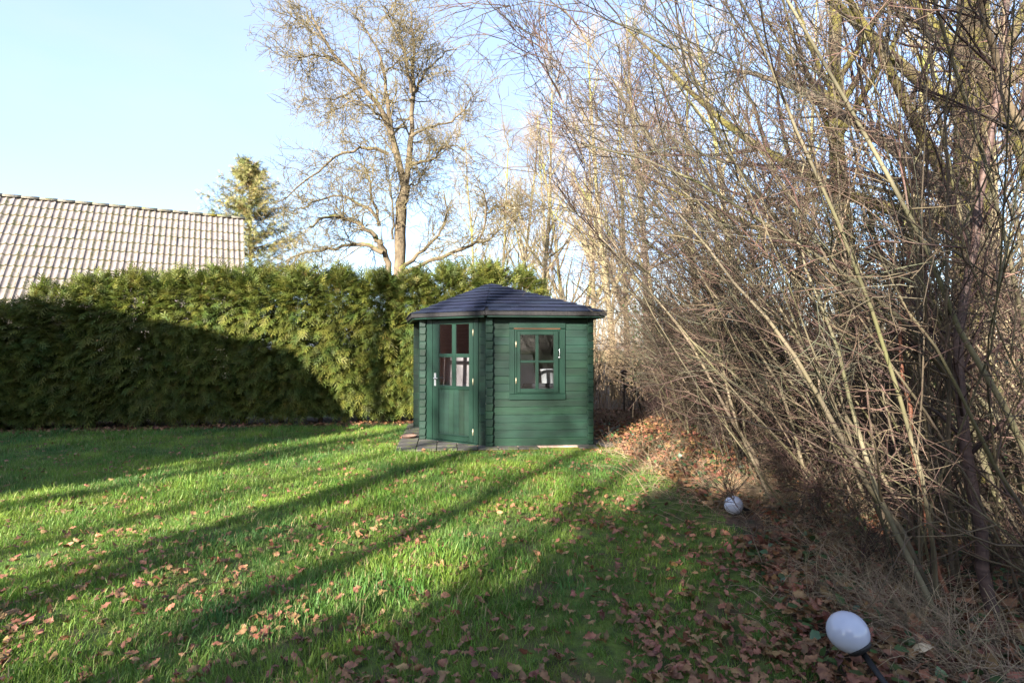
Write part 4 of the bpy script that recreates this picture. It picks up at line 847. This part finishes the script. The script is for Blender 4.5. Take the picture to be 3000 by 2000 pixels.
# ------------------------------------------------------------------ dry grass at the foot of the shrubs
cl = [(2.5, 5.7, .18, 800), (2.8, 5.1, .2, 600), (2.45, 4.3, .22, 500), (2.2, 3.55, .16, 600), (2.1, 3.0, .16, 500), (2.15, 3.3, .3, 700), (2.2, 5.7, .35, 600), (2.0, 7.0, .3, 500), (1.9, 8.2, .3, 400), (2.05, 2.5, .15, 300), (2.4, 2.8, .35, 500), (1.9, 11.5, .35, 700), (2.5, 12.2, .4, 600)]
P0 = []; 
for x, y, s, n in cl: P0.append(np.stack([r.normal(x, s, n), r.normal(y, s, n), np.full(n, 0.)], 1))
P0 = np.concatenate(P0); n = len(P0); D = np.stack([r.normal(-.25, .6, n), r.normal(-.1, .6, n), np.full(n, .8)], 1); P = grow(P0, D, r.uniform(.12, .42, n), 5, .12, (0, 0, -.22), r); P[:, :, 2] = np.maximum(P[:, :, 2], .004 + r.random((n, 1)) * .03)
V, F = tubes(P, taper(np.full(n, .0021) * r.uniform(.6, 1.3, n), 5, .4), 3); tn = np.repeat(r.random(n), 15)
tag(obj('dry_grass', mesh('dry_grass', V, F, M['drygrass'], tint=tn)), 'straw coloured dry grass tangled along the lawn edge', 'grass', kind='stuff')

# ------------------------------------------------------------------ lawn grass: tufts of blades set out over the lawn
tuft_col = bpy.data.collections.new('grass_tufts')
def tuft(seed, nb=30, spread=.055, hm=.062):
    r_ = np.random.default_rng(seed); b = np.stack([r_.normal(0, spread, nb), r_.normal(0, spread, nb), np.zeros(nb)], 1); a = r_.uniform(0, 2 * np.pi, nb); h = hm * r_.uniform(.45, 1.45, nb); bend = r_.uniform(.1, 1.0, nb) * h; wd = r_.uniform(.0014, .0026, nb)
    o_ = np.stack([np.cos(a), np.sin(a), np.zeros(nb)], 1); s_ = np.stack([-np.sin(a), np.cos(a), np.zeros(nb)], 1); up_ = np.array([0, 0, 1.])
    p1 = b + o_ * (bend * .30)[:, None] + up_ * (h * .58)[:, None]; p2 = b + o_ * bend[:, None] + up_ * h[:, None]
    V = np.stack([b - s_ * wd[:, None], b + s_ * wd[:, None], p1 + s_ * wd[:, None] * .9, p1 - s_ * wd[:, None] * .9, p2], 1).reshape(-1, 3)
    i = np.arange(nb)[:, None] * 5; mi_ = (r_.random(nb) < .05 + .08 * (seed % 3 == 0)).astype(int); return mesh('tuft', V, [i + np.array([[0, 1, 2, 3]]), i + np.array([[3, 2, 4]])], [M['grass'], M['straw']], mi=np.concatenate([mi_, mi_]))
for s in range(8):
    o = bpy.data.objects.new('grass_tuft', tuft(s, nb=34, hm=.030 + .008 * (s % 4))); tuft_col.objects.link(o)
r = np.random.default_rng(505)
def lawn_pts(n, y0, y1, sc0):
    Y = np.sqrt(r.uniform(y0 * y0, y1 * y1, n)); X = r.uniform(-1, 1, n) * (.95 * Y + .5); e_ = lawn_edge(Y); rel = X - e_
    hedge_front = np.interp(X, [-12, 2.2], [10.0, 12.5]) - .55 + r.normal(0, .07, n)
    keep = (rel < r.normal(-.05, .16, n)) & (Y < hedge_front); keep &= ~((X > -1.72 + r.normal(0, .03, n) - .1 * (Y - 8.3)) & (X < 1.85) & (Y > 8.22 + .04 * X + r.normal(0, .05, n)))
    thin = (rel > -.55) & (r.random(n) < .45); keep &= ~thin; bare = np.sin(X * 5.3 + 2.1 * np.sin(Y * 3.1)) * np.sin(Y * 4.7 + 1.7 * np.sin(X * 2.9)) > .62; keep &= ~(bare & (r.random(n) < .6))
    # short mossy patches in the shaded right half, tufty clumps elsewhere
    nz = np.sin(X * 1.9 + 2 * np.sin(Y * .9)) * np.sin(Y * 1.6 + 1.4 * np.sin(X * 1.3)); s = sc0 * (1 + .28 * nz) * r.uniform(.7, 1.3, n) * np.where((rel > -1.3) & (Y < 6), .62, 1.0)
    return np.stack([X, Y, np.full(n, -.004)], 1)[keep], s[keep]
A = [lawn_pts(7000, 2.2, 5.0, .95), lawn_pts(9500, 5.0, 8.0, 1.0), lawn_pts(9500, 8.0, 12.2, 1.12)]
P = np.concatenate([a[0] for a in A]); S = np.concatenate([a[1] for a in A]); n = len(P)
me = bpy.data.meshes.new('lawn_grass'); me.vertices.add(n); me.vertices.foreach_set('co', P.astype(np.float32).ravel())
a = me.attributes.new('rot', 'FLOAT_VECTOR', 'POINT'); a.data.foreach_set('vector', np.stack([r.normal(0, .12, n), r.normal(0, .12, n), r.uniform(0, 6.283, n)], 1).astype(np.float32).ravel())
a = me.attributes.new('scl', 'FLOAT', 'POINT'); a.data.foreach_set('value', S.astype(np.float32))
a = me.attributes.new('idx', 'INT', 'POINT'); a.data.foreach_set('value', r.integers(0, 8, n).astype(np.int32))
go = obj('lawn_grass', me); tag(go, 'short green grass covering the lawn', 'grass', kind='stuff')
ng = bpy.data.node_groups.new('grass_scatter', 'GeometryNodeTree'); ng.interface.new_socket('Geometry', in_out='INPUT', socket_type='NodeSocketGeometry'); ng.interface.new_socket('Geometry', in_out='OUTPUT', socket_type='NodeSocketGeometry')
gi, gout = ng.nodes.new('NodeGroupInput'), ng.nodes.new('NodeGroupOutput'); ip = ng.nodes.new('GeometryNodeInstanceOnPoints'); ci = ng.nodes.new('GeometryNodeCollectionInfo')
ci.inputs['Collection'].default_value = tuft_col; ci.inputs['Separate Children'].default_value = True; ci.inputs['Reset Children'].default_value = True; ip.inputs['Pick Instance'].default_value = True
def named(t, nm):
    x = ng.nodes.new('GeometryNodeInputNamedAttribute'); x.data_type = t; x.inputs['Name'].default_value = nm; return x.outputs['Attribute']
ng.links.new(gi.outputs[0], ip.inputs['Points']); ng.links.new(ci.outputs[0], ip.inputs['Instance']); ng.links.new(named('INT', 'idx'), ip.inputs['Instance Index'])
ng.links.new(named('FLOAT_VECTOR', 'rot'), ip.inputs['Rotation']); ng.links.new(named('FLOAT', 'scl'), ip.inputs['Scale']); ng.links.new(ip.outputs[0], gout.inputs[0])
md = go.modifiers.new('scatter', 'NODES'); md.node_group = ng

# ------------------------------------------------------------------ unseen shadow casters behind and beside the photographer, some added for their shade
def back_of(x, y, dist):      # ground point that lies dist metres up-sun of (x, y)
    return np.array([x - math.sin(SUN_AZ) * dist, y - math.cos(SUN_AZ) * dist, 0])
c0 = back_of(-5.75, 5.7, 6.3); gh = empty('brick_outbuilding', c0, -SUN_AZ); tag(gh, 'brick outbuilding left of the lawn, outside the photo', 'building')
V = np.array([[-10, -6, 0], [0, -6, 0], [0, 0, 0], [-10, 0, 0], [-10, -6, 4.3], [0, -6, 4.3], [0, 0, 4.3], [-10, 0, 4.3]]); obj('wall', mesh('wall', V, [[0, 1, 5, 4], [1, 2, 6, 5], [2, 3, 7, 6], [3, 0, 4, 7]], M['redbrick']), gh)
V = np.array([[.3, -6.3, 4.25], [.3, .3, 4.25], [-10.3, .3, 4.25], [-10.3, -6.3, 4.25], [-1.0, -2.4, 6.9], [-8.7, -2.4, 6.9]]); obj('roof', mesh('roof', V, [[0, 1, 4], [1, 2, 5, 4], [2, 3, 5], [3, 0, 4, 5], [3, 2, 1, 0]], M['ridge']), gh)
oak = [bare_tree(301, H=15, r0=.33, n1=18, ang1=.9, up1=.08, L1=.42, n2=6, n3=3, bark='dark_bark', twig='dark_bark', t0=.22, k0=10, rt=.011, L3=1.0, tip=.25, wob=.02), bare_tree(302, H=14, r0=.30, n1=12, ang1=.8, up1=.1, L1=.38, n2=5, n3=2, bark='dark_bark', twig='dark_bark', t0=.2, k0=10, rt=.011, L3=1.0, tip=.25, wob=.02)]
for i, (x, y, dist, v, rz, s) in enumerate([(-3.0, 10.4, 21, 1, .5, .9), (-1.3, 5.6, 29, 1, 2.1, 1.1), (1.6, 5.0, 30, 1, 1.1, 1.0), (4.2, 5.5, 24, 0, 5.5, 1.1)]):  # the first oak is added to break up the outbuilding's shadow edge
    p = back_of(x, y, dist); put_tree(oak[v], 'oak_tree', f'{ordn[i]} bare oak of the row behind the photographer, outside the photo', p, rz, s, 'oaks behind the photographer')
for i, (x, s) in enumerate([(1.2, 1.24), (2.0, 1.08), (2.75, 1.0), (3.5, 1.0), (4.25, .95)]):  # unseen evergreens added up-sun to keep the right foreground and lamps in shade
    p = back_of(x, 3.6, 7.6); t = empty('thuja_plant', p, i * 1.3); t.scale = (1, 1, s); obj('crown', thv[i % 4][0], t); obj('trunk', thv[i % 4][1], t)
    tag(t, f'{ordn[i]} unseen thuja added behind the photographer to shade the right foreground', 'thuja', 'thujas added for shade behind the photographer')
slim = [bare_tree(s_, H=12, r0=.15, n1=11, ang1=.7, up1=.14, L1=.26, n2=3, n3=2, bark='dark_bark', twig='dark_bark', tip=.35, rt=.008) for s_ in (71, 72)]  # unseen sparse trees added to lay soft shadow streaks on the lawn
for i, (x, dist, v, rz, sc_) in enumerate([(-4.3, 18, 0, .4, 1.0), (-3.2, 22, 1, 1.7, 1.05), (-2.35, 17, 1, 2.9, .95), (-.4, 20, 0, 4.0, 1.0), (1.1, 24, 1, 5.2, 1.05)]):
    p = back_of(x, 5.6, dist); put_tree(slim[v], 'bare_tree', f'{ordn[i]} unseen slender bare tree added behind the photographer to streak the lawn with shadow', p, rz, sc_, 'slender trees added for shadow behind the photographer')
for i, (x, s_) in enumerate([(-.6, .90), (.35, 1.0)]):  # two more unseen thujas, added to shade the nearest strip of lawn
    p = back_of(x, 3.0, 7.3); t = empty('thuja_plant', p, i * 1.9); t.scale = (.8, .8, s_); obj('crown', thv[(i + 1) % 4][0], t); obj('trunk', thv[(i + 1) % 4][1], t)
    tag(t, f'{ordn[i]} unseen single thuja added behind the photographer to shade the near lawn', 'thuja', 'thujas added for shade behind the photographer')
